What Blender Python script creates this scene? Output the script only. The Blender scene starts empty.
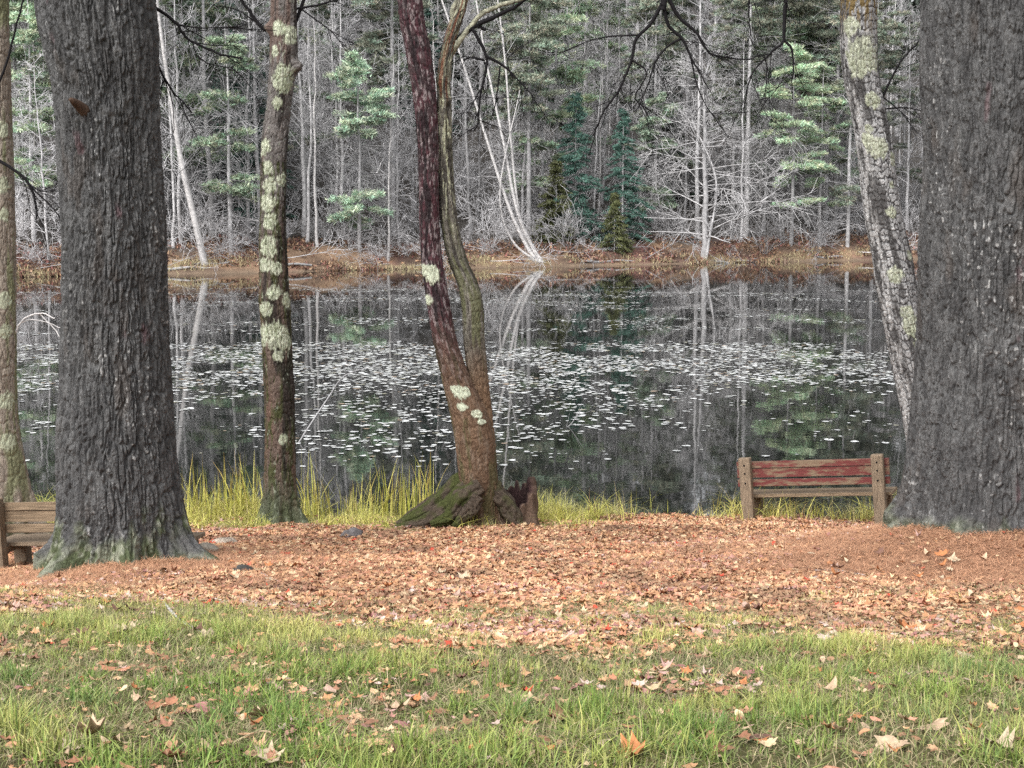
import bpy, bmesh, math, random
import numpy as np
from mathutils import Vector, Matrix

# ------------------------------------------------------------------ camera, sky, sun, exposure
scene = bpy.context.scene
COL = scene.collection
F = 1540.0                                   # focal length in pixels of the 1024 wide frame
CAMZ = 4.0
PITCH = math.atan(169.0 / F)
cd = bpy.data.cameras.new('camera'); cam = bpy.data.objects.new('camera', cd); COL.objects.link(cam)
cd.sensor_width = 36.0; cd.lens = F / 1024.0 * 36.0
cd.clip_start = 0.1; cd.clip_end = 2000.0
cam.location = (0, 0, CAMZ); cam.rotation_euler = (math.pi / 2 - PITCH, 0, 0)
scene.camera = cam

SUN_EL, SUN_AZ = math.radians(44), math.radians(215)      # high, behind the viewer to the left, behind cloud
w = bpy.data.worlds.new('World'); scene.world = w; w.use_nodes = True
nt = w.node_tree; nt.nodes.clear()
sky = nt.nodes.new('ShaderNodeTexSky'); sky.sky_type = 'NISHITA'; sky.sun_disc = False
sky.sun_elevation = SUN_EL; sky.sun_rotation = SUN_AZ; sky.dust_density = 3.0
hs = nt.nodes.new('ShaderNodeHueSaturation'); hs.inputs['Saturation'].default_value = 0.12
bg = nt.nodes.new('ShaderNodeBackground'); bg.inputs['Strength'].default_value = 0.15
wo = nt.nodes.new('ShaderNodeOutputWorld')
nt.links.new(sky.outputs[0], hs.inputs['Color']); nt.links.new(hs.outputs[0], bg.inputs[0]); nt.links.new(bg.outputs[0], wo.inputs[0])
sd = bpy.data.lights.new('sun', 'SUN'); sd.energy = 1.05; sd.angle = math.radians(50); sd.color = (1.0, 0.985, 0.965)
sun = bpy.data.objects.new('sun', sd); COL.objects.link(sun)
sv = Vector((math.sin(SUN_AZ) * math.cos(SUN_EL), math.cos(SUN_AZ) * math.cos(SUN_EL), math.sin(SUN_EL)))
sun.rotation_euler = sv.to_track_quat('Z', 'Y').to_euler()
scene.view_settings.view_transform = 'Standard'; scene.view_settings.look = 'None'
scene.view_settings.exposure = 1.14; scene.view_settings.gamma = 1.0
scene.cycles.max_bounces = 5; scene.cycles.diffuse_bounces = 3; scene.cycles.glossy_bounces = 3
scene.cycles.use_denoising = False; scene.cycles.denoiser = 'OPENIMAGEDENOISE'; scene.cycles.denoising_input_passes = 'RGB_ALBEDO_NORMAL'; scene.cycles.denoising_prefilter = 'ACCURATE'
scene.render.film_transparent = False

# ------------------------------------------------------------------ helpers
rs = np.random.RandomState(7)
FW = np.array((0, math.cos(PITCH), -math.sin(PITCH))); UP = np.array((0, math.sin(PITCH), math.cos(PITCH)))

def at(px, py, Y):
    """world point at depth Y (metres north of the camera) seen at that pixel"""
    d = FW + np.array(((px - 512) / F, 0, 0)) + UP * ((384 - py) / F)
    return np.array((0, 0, CAMZ)) + d * (Y / d[1])

def tag(o, label=None, cat=None, group=None, kind=None):
    if label: o['label'] = label
    if cat: o['category'] = cat
    if group: o['group'] = group
    if kind: o['kind'] = kind
    return o

def empty(name, loc=(0, 0, 0), rz=0.0, scale=1.0):
    o = bpy.data.objects.new(name, None); COL.objects.link(o)
    o.location = loc; o.rotation_euler = (0, 0, rz); o.scale = (scale,) * 3
    o.empty_display_size = 0.2
    return o

def mesh_np(name, V, Fs, C=None, smooth=False):
    V = np.ascontiguousarray(V, dtype=np.float32)
    me = bpy.data.meshes.new(name)
    Fs = [np.asarray(f, dtype=np.int32) for f in Fs if len(f)]
    nl = sum(f.size for f in Fs); nf = sum(len(f) for f in Fs)
    me.vertices.add(len(V)); me.vertices.foreach_set('co', V.ravel())
    me.loops.add(nl); me.polygons.add(nf)
    me.loops.foreach_set('vertex_index', np.concatenate([f.ravel() for f in Fs]))
    st = []; off = 0
    for f in Fs:
        k = f.shape[1]; st.append(off + np.arange(len(f), dtype=np.int32) * k); off += f.size
    me.polygons.foreach_set('loop_start', np.concatenate(st))
    if smooth:
        me.polygons.foreach_set('use_smooth', np.ones(nf, dtype=bool))
    me.update(calc_edges=True)
    if C is not None:
        C = np.asarray(C, dtype=np.float32)
        ca = me.color_attributes.new('Col', 'FLOAT_COLOR', 'POINT')
        rgba = np.ones((len(V), 4), dtype=np.float32); rgba[:, :3] = np.clip(C, 0, 1)
        ca.data.foreach_set('color', rgba.ravel())
    return me

def link(name, me, mat, parent=None, loc=None):
    o = bpy.data.objects.new(name, me); COL.objects.link(o)
    if mat is not None and not me.materials: me.materials.append(mat)
    if parent is not None: o.parent = parent
    if loc is not None: o.location = loc
    return o

def hsh(ix, iy, iz, seed):
    h = (ix.astype(np.uint32) * np.uint32(374761393) + iy.astype(np.uint32) * np.uint32(668265263)
         + iz.astype(np.uint32) * np.uint32(2147483647) + np.uint32(seed * 974711 & 0xffffffff))
    h = (h ^ (h >> np.uint32(13))) * np.uint32(1274126177)
    h = (h ^ (h >> np.uint32(15))) * np.uint32(2246822519)
    return ((h ^ (h >> np.uint32(16))) & np.uint32(0xffffff)).astype(np.float64) / 0xffffff

def vnoise(x, y, z=None, seed=0):
    x = np.asarray(x, float); y = np.asarray(y, float)
    z = np.zeros_like(x) if z is None else np.asarray(z, float)
    fx, fy, fz = np.floor(x), np.floor(y), np.floor(z)
    ix, iy, iz = fx.astype(np.int64), fy.astype(np.int64), fz.astype(np.int64)
    tx, ty, tz = x - fx, y - fy, z - fz
    tx, ty, tz = [t * t * (3 - 2 * t) for t in (tx, ty, tz)]
    r = 0
    for dx in (0, 1):
        for dy in (0, 1):
            for dz in (0, 1):
                wgt = (tx if dx else 1 - tx) * (ty if dy else 1 - ty) * (tz if dz else 1 - tz)
                r = r + wgt * hsh(ix + dx, iy + dy, iz + dz, seed)
    return r

def fbm(x, y, z=None, seed=0, o=4):
    a, s, r = 1.0, 0.0, 0
    f = 1.0
    for k in range(o):
        r = r + a * vnoise(np.asarray(x) * f, np.asarray(y) * f, None if z is None else np.asarray(z) * f, seed + k * 17)
        s += a; a *= 0.5; f *= 2.03
    return r / s

def sstep(a, b, x):
    t = np.clip((x - a) / (b - a), 0, 1); return t * t * (3 - 2 * t)

def voro(u, v, period, seed):
    """F1, F2 and a cell id; u periodic with an integer period"""
    iu, iv = np.floor(u).astype(np.int64), np.floor(v).astype(np.int64)
    f1 = np.full(u.shape, 9.0); f2 = np.full(u.shape, 9.0); cid = np.zeros(u.shape)
    for du in (-1, 0, 1):
        for dv in (-1, 0, 1):
            cu, cv = iu + du, iv + dv
            hu = np.mod(cu, period)
            a = hsh(hu, cv, hu * 0, seed); b = hsh(hu, cv, hu * 0, seed + 5); c = hsh(hu, cv, hu * 0, seed + 9)
            d = np.hypot(cu + .1 + .8 * a - u, cv + .1 + .8 * b - v)
            n1 = d < f1
            f2 = np.where(n1, f1, np.minimum(f2, d)); cid = np.where(n1, c, cid); f1 = np.where(n1, d, f1)
    return f1, f2, cid

def mix(a, b, t):
    a = np.asarray(a, float); b = np.asarray(b, float); t = np.asarray(t)[..., None]
    return a * (1 - t) + b * t

# ------------------------------------------------------------------ materials
def make_mat(name, rough=0.85, color=None, var=0.35, vscale=30.0, bump=0.0, bscale=60.0, spec=0.3, stretch=(1, 1, 1), obj_random=0.0):
    m = bpy.data.materials.new(name); m.use_nodes = True
    n = m.node_tree.nodes; l = m.node_tree.links; n.clear()
    out = n.new('ShaderNodeOutputMaterial'); p = n.new('ShaderNodeBsdfPrincipled')
    l.new(p.outputs[0], out.inputs[0])
    p.inputs['Roughness'].default_value = rough; p.inputs['Specular IOR Level'].default_value = spec
    tc = n.new('ShaderNodeTexCoord'); mp = n.new('ShaderNodeMapping'); mp.inputs['Scale'].default_value = stretch
    l.new(tc.outputs['Object'], mp.inputs[0])
    ns = n.new('ShaderNodeTexNoise'); ns.inputs['Scale'].default_value = vscale; ns.inputs['Detail'].default_value = 5
    l.new(mp.outputs[0], ns.inputs['Vector'])
    mr = n.new('ShaderNodeMapRange'); mr.inputs['From Min'].default_value = .25; mr.inputs['From Max'].default_value = .75
    mr.inputs['To Min'].default_value = 1 - var; mr.inputs['To Max'].default_value = 1 + var
    l.new(ns.outputs['Fac'], mr.inputs['Value'])
    mul = n.new('ShaderNodeVectorMath'); mul.operation = 'SCALE'
    if color is None:
        at_ = n.new('ShaderNodeAttribute'); at_.attribute_name = 'Col'; l.new(at_.outputs['Color'], mul.inputs[0])
    else:
        mul.inputs[0].default_value = color
    fac = mr.outputs[0]
    if obj_random:
        oi = n.new('ShaderNodeObjectInfo'); m2 = n.new('ShaderNodeMapRange')
        m2.inputs['To Min'].default_value = 1 - obj_random; m2.inputs['To Max'].default_value = 1 + obj_random
        l.new(oi.outputs['Random'], m2.inputs['Value'])
        mm = n.new('ShaderNodeMath'); mm.operation = 'MULTIPLY'
        l.new(mr.outputs[0], mm.inputs[0]); l.new(m2.outputs[0], mm.inputs[1]); fac = mm.outputs[0]
    l.new(fac, mul.inputs['Scale'])
    l.new(mul.outputs[0], p.inputs['Base Color'])
    if bump:
        nb = n.new('ShaderNodeTexNoise'); nb.inputs['Scale'].default_value = bscale; nb.inputs['Detail'].default_value = 6
        l.new(mp.outputs[0], nb.inputs['Vector'])
        b = n.new('ShaderNodeBump'); b.inputs['Strength'].default_value = bump; b.inputs['Distance'].default_value = 0.02
        l.new(nb.outputs['Fac'], b.inputs['Height']); l.new(b.outputs[0], p.inputs['Normal'])
    return m

M_ground = make_mat('ground_litter', .95, None, .55, 14, .6, 30, .1)
M_bark = make_mat('bark', .95, None, .4, 50, .9, 95, .1, stretch=(1, 1, .45))
M_leaf = make_mat('dead_leaf', .8, None, .25, 60, 0, spec=.25)
M_grass = make_mat('grass_blade', .6, None, .15, 20, 0, spec=.35)
M_needle = make_mat('pine_needles', .6, None, .3, 1.2, 0, spec=.3, obj_random=.25)
M_greybark = make_mat('grey_forest_bark', .9, (.40, .39, .39), .45, 3.0, 0, spec=.15, obj_random=.35)
M_twig = make_mat('grey_twigs', .9, (.46, .45, .455), .4, 1.5, 0, spec=.15, obj_random=.3)
M_birch = make_mat('pale_birch_bark', .8, (.5, .48, .47), .4, 4, 0, spec=.2, stretch=(1, 1, 3), obj_random=.15)
M_darktwig = make_mat('dark_wet_twig', .8, (.009, .008, .009), .3, 10, 0, spec=.15)
M_lichbark = make_mat('lichened_bark', .95, (.26, .255, .19), .7, 22, .9, 60, .1)
M_deep = make_mat('deep_wood', .95, None, .3, 2, 0, spec=.1)
M_pad = make_mat('lily_pad', .38, (.56, .57, .56), .3, 5, 0, spec=.6, obj_random=.15)  # pale grey base colour stands in for sky sheen on the waxy pads
M_padm = make_mat('lily_pads_far', .38, None, .2, 5, 0, spec=.6)
M_stone = make_mat('field_stone', .9, None, .4, 25, .6, 60, .2)
M_wood = make_mat('weathered_plank', .85, (.20, .145, .095), .45, 9, .35, 60, .2, stretch=(.6, 6, 9))
M_post = make_mat('weathered_post', .88, (.20, .15, .105), .4, 12, .4, 70, .2, stretch=(5, 5, .8))

def red_paint():
    m = bpy.data.materials.new('peeling_red_paint'); m.use_nodes = True
    n = m.node_tree.nodes; l = m.node_tree.links
    p = n['Principled BSDF']; p.inputs['Roughness'].default_value = .7
    tc = n.new('ShaderNodeTexCoord'); mp = n.new('ShaderNodeMapping'); mp.inputs['Scale'].default_value = (1.3, 4, 5)
    l.new(tc.outputs['Object'], mp.inputs[0])
    a = n.new('ShaderNodeTexNoise'); a.inputs['Scale'].default_value = 2.4; a.inputs['Detail'].default_value = 9; a.inputs['Roughness'].default_value = .7
    l.new(mp.outputs[0], a.inputs['Vector'])
    r = n.new('ShaderNodeValToRGB'); r.color_ramp.elements[0].position = .47; r.color_ramp.elements[1].position = .56
    r.color_ramp.elements[0].color = (0, 0, 0, 1); r.color_ramp.elements[1].color = (1, 1, 1, 1)
    l.new(a.outputs['Fac'], r.inputs[0])
    g = n.new('ShaderNodeTexNoise'); g.inputs['Scale'].default_value = 14; g.inputs['Detail'].default_value = 6
    l.new(mp.outputs[0], g.inputs['Vector'])
    red = n.new('ShaderNodeMix'); red.data_type = 'RGBA'
    red.inputs['A'].default_value = (.075, .012, .010, 1); red.inputs['B'].default_value = (.15, .024, .020, 1)
    wd = n.new('ShaderNodeMix'); wd.data_type = 'RGBA'
    wd.inputs['A'].default_value = (.10, .066, .04, 1); wd.inputs['B'].default_value = (.22, .15, .092, 1)
    l.new(g.outputs['Fac'], red.inputs['Factor']); l.new(g.outputs['Fac'], wd.inputs['Factor'])
    mx = n.new('ShaderNodeMix'); mx.data_type = 'RGBA'
    l.new(r.outputs[0], mx.inputs['Factor']); l.new(red.outputs['Result'], mx.inputs['A']); l.new(wd.outputs['Result'], mx.inputs['B'])
    l.new(mx.outputs['Result'], p.inputs['Base Color'])
    b = n.new('ShaderNodeBump'); b.inputs['Strength'].default_value = .4; b.inputs['Distance'].default_value = .01
    l.new(a.outputs['Fac'], b.inputs['Height']); l.new(b.outputs[0], p.inputs['Normal'])
    return m
M_red = red_paint()

def water_mat():
    m = bpy.data.materials.new('dark_pond_water'); m.use_nodes = True
    n = m.node_tree.nodes; l = m.node_tree.links
    p = n['Principled BSDF']
    p.inputs['Base Color'].default_value = (.010, .011, .010, 1)
    p.inputs['Roughness'].default_value = .02; p.inputs['IOR'].default_value = 1.33
    tc = n.new('ShaderNodeTexCoord'); mp = n.new('ShaderNodeMapping'); mp.inputs['Scale'].default_value = (1, .55, 1)
    l.new(tc.outputs['Object'], mp.inputs[0])
    a = n.new('ShaderNodeTexNoise'); a.inputs['Scale'].default_value = 2.2; a.inputs['Detail'].default_value = 3
    l.new(mp.outputs[0], a.inputs['Vector'])
    b = n.new('ShaderNodeBump'); b.inputs['Strength'].default_value = .06; b.inputs['Distance'].default_value = .02
    l.new(a.outputs['Fac'], b.inputs['Height']); l.new(b.outputs[0], p.inputs['Normal'])
    return m
M_water = water_mat()

# ------------------------------------------------------------------ terrain
_D = [-30, 0, 3, 5.1, 9, 12, 14.8, 17, 19.25, 20.4, 22, 30, 60]
_Z = [2.45, 2.35, 2.28, 2.16, 1.55, 1.06, .66, .38, .15, .0, -.35, -1.2, -2.0]
_U = [-14, -3, 0, .7, 4, 12, 30, 100, 200, 400, 900]
_B = [-1.5, -.7, 0, .28, 1.5, 3.2, 7.5, 26, 50, 85, 120]
RP = at(995, 532, 14.6); LP = at(122, 560, 14.0)

def shoreU(x, y):
    return y - (119 + .6 * x) + 2.2 * (vnoise(x * .11 + 40, x * 0, seed=3) - .5) + 1.6 * (vnoise(x * .35 + 9, x * 0, seed=4) - .5)

def gz(x, y):
    x = np.asarray(x, float); y = np.asarray(y, float)
    edge = .55 * (vnoise(x * .9 + 50, x * 0, seed=11) - .5) + .35 * (vnoise(x * 3.1 + 50, x * 0, seed=12) - .5)
    yy = y + np.where(y > 15, edge * sstep(15, 20, y), 0)
    zn = np.interp(yy, _D, _Z)
    zn = zn + .42 * np.exp(-((x - RP[0]) ** 2 + (y - RP[1]) ** 2) / 1.75 ** 2)
    zn = zn + .10 * np.exp(-((x - LP[0]) ** 2 + (y - LP[1]) ** 2) / 1.2 ** 2)
    zn = zn - .14 * sstep(-3.2, -4.6, x) * sstep(18, 15.5, y) * sstep(11, 13.5, y)
    zn = zn - .05 * np.exp(-((x - 3.4) / 1.6) ** 2 - ((y - 19.0) / .9) ** 2)
    zn = zn + (.05 * (fbm(x * 1.3, y * 1.3, seed=21, o=3) - .5) + .02 * (vnoise(x * 6, y * 6, seed=25) - .5)) * sstep(21.5, 18, y)
    u = shoreU(x, y)
    zf = np.interp(u, _U, _B) + np.where(u > 0, np.minimum(u, 6) / 6 * (1.1 * (fbm(x * .16, y * .16, seed=31, o=3) - .5)), 0)
    return np.where(y < 60, zn, np.maximum(zf, -2.0))

def gz1(x, y): return float(gz(np.array([x]), np.array([y]))[0])

def grass_edge(x, y):
    """positive in the lawn, negative in the leaf litter"""
    return 9.1 - y + 3.0 * (fbm(x * .8 + 3, y * .7, seed=41, o=4) - .5) * 2 * sstep(6.6, 8.4, y) + .75 * np.maximum(0, -x - .9) - .5 * np.exp(-((x - .4) / .9) ** 2)

rows = np.concatenate([np.arange(-30, 3, 1.5), np.arange(3, 21.5, .09), np.arange(21.5, 60, 2.5), np.arange(60, 92, 3),
                       np.arange(92, 170, .8), np.arange(170, 900, 12)])
cols = np.linspace(-1, 1, 220)
GX = cols[None, :] * (9 + .62 * np.maximum(rows, 0)[:, None]); GY = np.repeat(rows[:, None], len(cols), 1)
GZ = gz(GX, GY)
x, y = GX.ravel(), GY.ravel()
ge = grass_edge(x, y)
litter = mix((.34, .19, .115), (.26, .14, .09), fbm(x * 2, y * 2, seed=51))
lawn = mix((.055, .06, .022), (.12, .105, .05), fbm(x * 3, y * 3, seed=52))
c = mix(litter, lawn, sstep(-.5, .4, ge))
c = mix(c, (.22, .20, .07), sstep(17.6, 18.6, y) * sstep(1.9, 1.2, x))
c = mix(c, (.03, .028, .02), sstep(20.3, 20.9, y))
u = shoreU(x, y)
bank = mix((.30, .20, .13), (.10, .07, .055), sstep(.35, .65, fbm(x * .5, y * .5, seed=53)))
bank = mix(bank, (.20, .085, .085), .5 * sstep(.55, .72, fbm(x * .22, y * .22, seed=54)))
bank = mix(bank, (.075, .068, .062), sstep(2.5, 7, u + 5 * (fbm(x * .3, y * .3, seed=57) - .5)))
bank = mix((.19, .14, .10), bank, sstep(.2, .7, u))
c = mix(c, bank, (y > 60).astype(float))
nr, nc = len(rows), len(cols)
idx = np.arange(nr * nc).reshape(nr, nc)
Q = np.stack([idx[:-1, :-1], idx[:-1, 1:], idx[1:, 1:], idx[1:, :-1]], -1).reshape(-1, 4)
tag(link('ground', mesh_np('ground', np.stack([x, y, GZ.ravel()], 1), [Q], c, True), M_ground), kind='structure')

wv = np.array([(-160, 18.5, 0), (160, 18.5, 0), (160, 240, 0), (-160, 240, 0)])
tag(link('pond_water', mesh_np('pond_water', wv, [np.array([[0, 1, 2, 3]])]), M_water), kind='structure')

# ------------------------------------------------------------------ tube meshes (limbs, twigs)
class Tubes:
    def __init__(s): s.V = []; s.Q = []; s.C = []; s.n = 0
    def add(s, pts, rad, sides=4, col=None):
        P = np.asarray(pts, float); R = np.asarray(rad, float); k = len(P)
        T = np.gradient(P, axis=0); T /= np.linalg.norm(T, axis=1)[:, None] + 1e-9
        ref = np.array((0, 0, 1.)) if abs(T[:, 2].mean()) < .8 else np.array((1., 0, 0))
        A = np.cross(T, ref); A /= np.linalg.norm(A, axis=1)[:, None] + 1e-9
        B = np.cross(T, A)
        th = np.arange(sides) / sides * 2 * math.pi
        ring = P[:, None, :] + R[:, None, None] * (np.cos(th)[None, :, None] * A[:, None, :] + np.sin(th)[None, :, None] * B[:, None, :])
        i = np.arange(k * sides).reshape(k, sides) + s.n
        j = np.roll(i, -1, 1)
        s.Q.append(np.stack([i[:-1], j[:-1], j[1:], i[1:]], -1).reshape(-1, 4))
        s.V.append(ring.reshape(-1, 3)); s.n += k * sides
        if col is not None: s.C.append(np.repeat(np.asarray(col, float)[None], k * sides, 0))
    def mesh(s, name, smooth=True):
        return mesh_np(name, np.concatenate(s.V), [np.concatenate(s.Q)], np.concatenate(s.C) if s.C else None, smooth)

def spline(pts, n):
    """Catmull-Rom through the points"""
    P = np.asarray(pts, float); P = np.concatenate([[2 * P[0] - P[1]], P, [2 * P[-1] - P[-2]]])
    t = np.linspace(0, len(P) - 3 - 1e-6, n); i = t.astype(int); f = (t - i)[:, None]
    p0, p1, p2, p3 = P[i], P[i + 1], P[i + 2], P[i + 3]
    return .5 * (2 * p1 + (p2 - p0) * f + (2 * p0 - 5 * p1 + 4 * p2 - p3) * f ** 2 + (3 * p1 - p0 - 3 * p2 + p3) * f ** 3)

def wander(rng, p, d, L, n, wob, up):
    pts = [np.array(p, float)]; d = np.array(d, float); d /= np.linalg.norm(d)
    for k in range(n):
        d = d + rng.normal(0, wob, 3) + np.array((0, 0, up)); d /= np.linalg.norm(d)
        pts.append(pts[-1] + d * L / n)
    return np.array(pts), d

def twiggy(T, rng, p, d, L, r, lvl, up=.02, wob=.13, nchild=5, minr=.008, sides=3):
    n = 5 if lvl > 1 else 3
    pts, _ = wander(rng, p, d, L, n, wob, up)
    T.add(pts, np.linspace(r, max(r * .35, minr), n + 1), sides)
    if lvl <= 0: return
    for k in range(nchild):
        t = rng.uniform(.25, 1.0); i = min(int(t * n), n - 1)
        q = pts[i] + (pts[i + 1] - pts[i]) * (t * n - i)
        dd = pts[i + 1] - pts[i]; dd /= np.linalg.norm(dd)
        ax = rng.normal(0, 1, 3); ax -= dd * ax.dot(dd); ax /= np.linalg.norm(ax) + 1e-9
        twiggy(T, rng, q, dd * .75 + ax * rng.uniform(.5, 1.0), L * rng.uniform(.3, .55), max(r * .5, minr), lvl - 1, up, wob, max(2, nchild - 1), minr, 3)

class Needles:
    """thin triangles gathered in sprays"""
    def __init__(s): s.V = []; s.C = []
    def spray(s, rng, P, D, n, L, wd, spread, col, cvar=.25):
        P = np.asarray(P, float); D = np.asarray(D, float); N = len(P)
        P = np.repeat(P, n, 0); D = np.repeat(D, n, 0)
        d = D + rng.normal(0, spread, (N * n, 3)); d /= np.linalg.norm(d, axis=1)[:, None] + 1e-9
        P = P + rng.normal(0, L * .45, (N * n, 3)) * np.array((1, 1, .45))
        s_ = np.cross(d, rng.normal(0, 1, (N * n, 3))); s_ /= np.linalg.norm(s_, axis=1)[:, None] + 1e-9
        l = L * rng.uniform(.6, 1.3, (N * n, 1)); ww = wd * rng.uniform(.7, 1.4, (N * n, 1))
        V = np.stack([P - s_ * ww, P + s_ * ww, P + d * l], 1)
        base = np.repeat(np.asarray(col, float)[None] * (1 + rng.uniform(-cvar, cvar, (N, 1))), n, 0) * (1 + rng.uniform(-cvar, cvar, (N * n, 1)))
        s.V.append(V.reshape(-1, 3)); s.C.append(np.repeat(base, 3, 0))
    def mesh(s, name):
        V = np.concatenate(s.V); return mesh_np(name, V, [np.arange(len(V)).reshape(-1, 3)], np.concatenate(s.C))

# ------------------------------------------------------------------ far wood: tree kinds
def bare_kind(seed, H, r, first, nprim, blen, rise, lean=0.0, lvl=2, minr=.0145, nchild=5, up=.03):
    rng = np.random.RandomState(seed)
    n = 14; z = np.linspace(0, H, n)
    off = np.cumsum(rng.normal(0, .07, (n, 2)), 0); off -= off[0]
    tr = np.stack([off[:, 0] + lean * z + .004 * lean * z * z, off[:, 1], z - .3], 1)
    rad = r * (1 - z / H) ** .8 * .92 + .02; rad[0] *= 1.35
    T = Tubes(); T.add(tr, rad, 7)
    B = Tubes()
    for k in range(nprim):
        t = first + (1 - first) * (k + rng.uniform(0, 1)) / nprim
        q = np.array([np.interp(t * H, z, tr[:, i]) for i in range(3)])
        a = rng.uniform(0, 2 * math.pi); e = rise + rng.normal(0, .2)
        d = np.array((math.cos(a) * math.cos(e), math.sin(a) * math.cos(e), math.sin(e)))
        L = blen * (1.1 - .75 * t) * rng.uniform(.6, 1.25)
        twiggy(B, rng, q, d, L, max(.35 * np.interp(t * H, z, rad), minr * 1.4), lvl, up, .09, nchild, minr)
    return T.mesh('trunk'), B.mesh('crown')

def pine_kind(seed, H, r, tiers, dead_from=.08, dead_to=.7, ndead=70, dlen=2.6, tlen=2.8, col=(.225, .28, .215), nd=13, wd=.042, L=.32, droop=-.03):
    """tall conifer: bare dead limbs below, flat sprays of needles at the given heights"""
    rng = np.random.RandomState(seed)
    n = 10; z = np.linspace(0, H, n)
    off = np.cumsum(rng.normal(0, .04, (n, 2)), 0); off -= off[0]
    tr = np.stack([off[:, 0], off[:, 1], z - .3], 1); rad = r * (1 - z / H) ** .9 + .02
    T = Tubes(); T.add(tr, rad, 8); B = Tubes(); N = Needles()
    for k in range(ndead):
        t = dead_from + (dead_to - dead_from) * rng.uniform(0, 1)
        q = np.array([np.interp(t * H, z, tr[:, i]) for i in range(3)])
        a = rng.uniform(0, 2 * math.pi); e = rng.normal(-.05, .25)
        twiggy(B, rng, q, (math.cos(a) * math.cos(e), math.sin(a) * math.cos(e), math.sin(e)), dlen * rng.uniform(.4, 1.2), .026, 1, -.05, .12, 6, .013)
    for (tz, tl) in tiers:
        for k in range(rng.randint(3, 6)):
            q = np.array([np.interp(tz, z, tr[:, i]) for i in range(3)]); q[2] += rng.uniform(-.35, .35)
            a = rng.uniform(0, 2 * math.pi); d = (math.cos(a), math.sin(a), rng.normal(.08, .12))
            LL = tl * rng.uniform(.55, 1.15)
            pts, dl = wander(rng, q, d, LL, 5, .08, droop)
            B.add(pts, np.linspace(.035, .01, 6), 3)
            for j in range(int(6 + LL * 10)):
                t = rng.uniform(.35, 1.05); i = min(int(t * 5), 4); p = pts[i] + (pts[i + 1] - pts[i]) * (t * 5 - i)
                dd = pts[i + 1] - pts[i]; dd /= np.linalg.norm(dd); sd_ = np.array((-dd[1], dd[0], 0)) * rng.choice([-1, 1])
                off_ = sd_ * rng.uniform(0, .34) * LL * (1.15 - abs(t - .65))
                c_ = np.array(col) * (1 + rng.normal(0, .14)); c_[0] *= 1 + rng.uniform(-.1, .35)
                N.spray(rng, [p + off_ + (0, 0, rng.uniform(-.1, .12))], [dd * .6 + sd_ * .6 + (0, 0, .35)], nd, L, wd, .55, c_)
    return T.mesh('trunk'), B.mesh('dead_limbs'), N.mesh('needle_crown')

def hemlock_kind(seed, H, r, col, low=.02, n=110, blen=2.6):
    rng = np.random.RandomState(seed)
    z = np.linspace(0, H, 6); tr = np.stack([z * 0, z * 0, z - .3], 1)
    T = Tubes(); T.add(tr, r * (1 - z / H) + .015, 7); N = Needles(); B = Tubes()
    for k in range(n):
        t = low + (1 - low) * ((k + rng.uniform()) / n)
        a = rng.uniform(0, 2 * math.pi); L = blen * (1.05 - t) * rng.uniform(.5, 1.2) + .2
        pts, _ = wander(rng, (0, 0, t * H), (math.cos(a), math.sin(a), .05), L, 4, .06, -.12)
        B.add(pts, np.linspace(.02, .008, 5), 3)
        m = int(5 + L * 8); tt = rng.uniform(.15, 1, m) * 4; i = np.minimum(tt.astype(int), 3)
        p = pts[i] + (pts[i + 1] - pts[i]) * (tt - i)[:, None]
        dd = pts[i + 1] - pts[i]; sd_ = np.stack([-dd[:, 1], dd[:, 0], dd[:, 2] * 0], 1) * rng.choice([-1, 1], m)[:, None]
        p = p + sd_ * rng.uniform(0, .9, m)[:, None]
        N.spray(rng, p, dd * 1.4 + sd_ + (0, 0, -.15), 10, .24, .04, .35, np.array(col) * (1 + rng.normal(0, .12)))
    return T.mesh('trunk'), B.mesh('limbs'), N.mesh('needle_crown')

def place(kind, name, x, y, rz, s, label, cat, group=None, mats=None):
    o = empty(name, (x, y, gz1(x, y)), rz, s)
    for me, (pn, m) in zip(kind, mats):
        link(pn, me, m, o)
    return tag(o, label, cat, group)

MB_ = [('trunk', M_greybark), ('crown', M_twig)]
MBB = [('trunk', M_birch), ('crown', M_twig)]
MP_ = [('trunk', M_greybark), ('dead_limbs', M_twig), ('needle_crown', M_needle)]
MH_ = [('trunk', M_greybark), ('limbs', M_twig), ('needle_crown', M_needle)]

K_bare = [bare_kind(100 + i, H, r, f, npz, bl, ri, le) for i, (H, r, f, npz, bl, ri, le) in enumerate([
    (21, .17, .25, 34, 4.2, .7, .0), (19, .13, .2, 34, 3.6, .6, .02), (23, .20, .3, 32, 4.6, .75, -.015), (17, .10, .15, 32, 3.2, .5, .03)])]
K_birch = [bare_kind(120 + i, H, r, f, npz, bl, ri, le, minr=.0125) for i, (H, r, f, npz, bl, ri, le) in enumerate([
    (19, .12, .35, 26, 3.0, .8, .0), (17, .09, .3, 24, 2.6, .75, -.05), (20, .14, .4, 26, 3.2, .85, .02)])]
K_spread = bare_kind(131, 17, .29, .08, 50, 6.6, .16, 0, 2, .0135, 6, -.012)
K_pine = [pine_kind(140, 25, .22, [(z, 3.2 - abs(z - 17) * .12) for z in np.arange(11, 25, .9)]),
          pine_kind(141, 27, .27, [(z, 3.4 - abs(z - 19) * .14) for z in np.arange(14, 27, .9)]),
          pine_kind(142, 23, .18, [(z, 2.6) for z in (5.2, 8.5, 11.2, 12.1, 14, 15, 16.2, 17.4, 18.5, 19.6, 20.8, 22)], ndead=90),
          pine_kind(143, 26, .24, [(z, 3.0) for z in np.arange(16, 26, .9)], ndead=130, dlen=3.2)]
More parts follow.
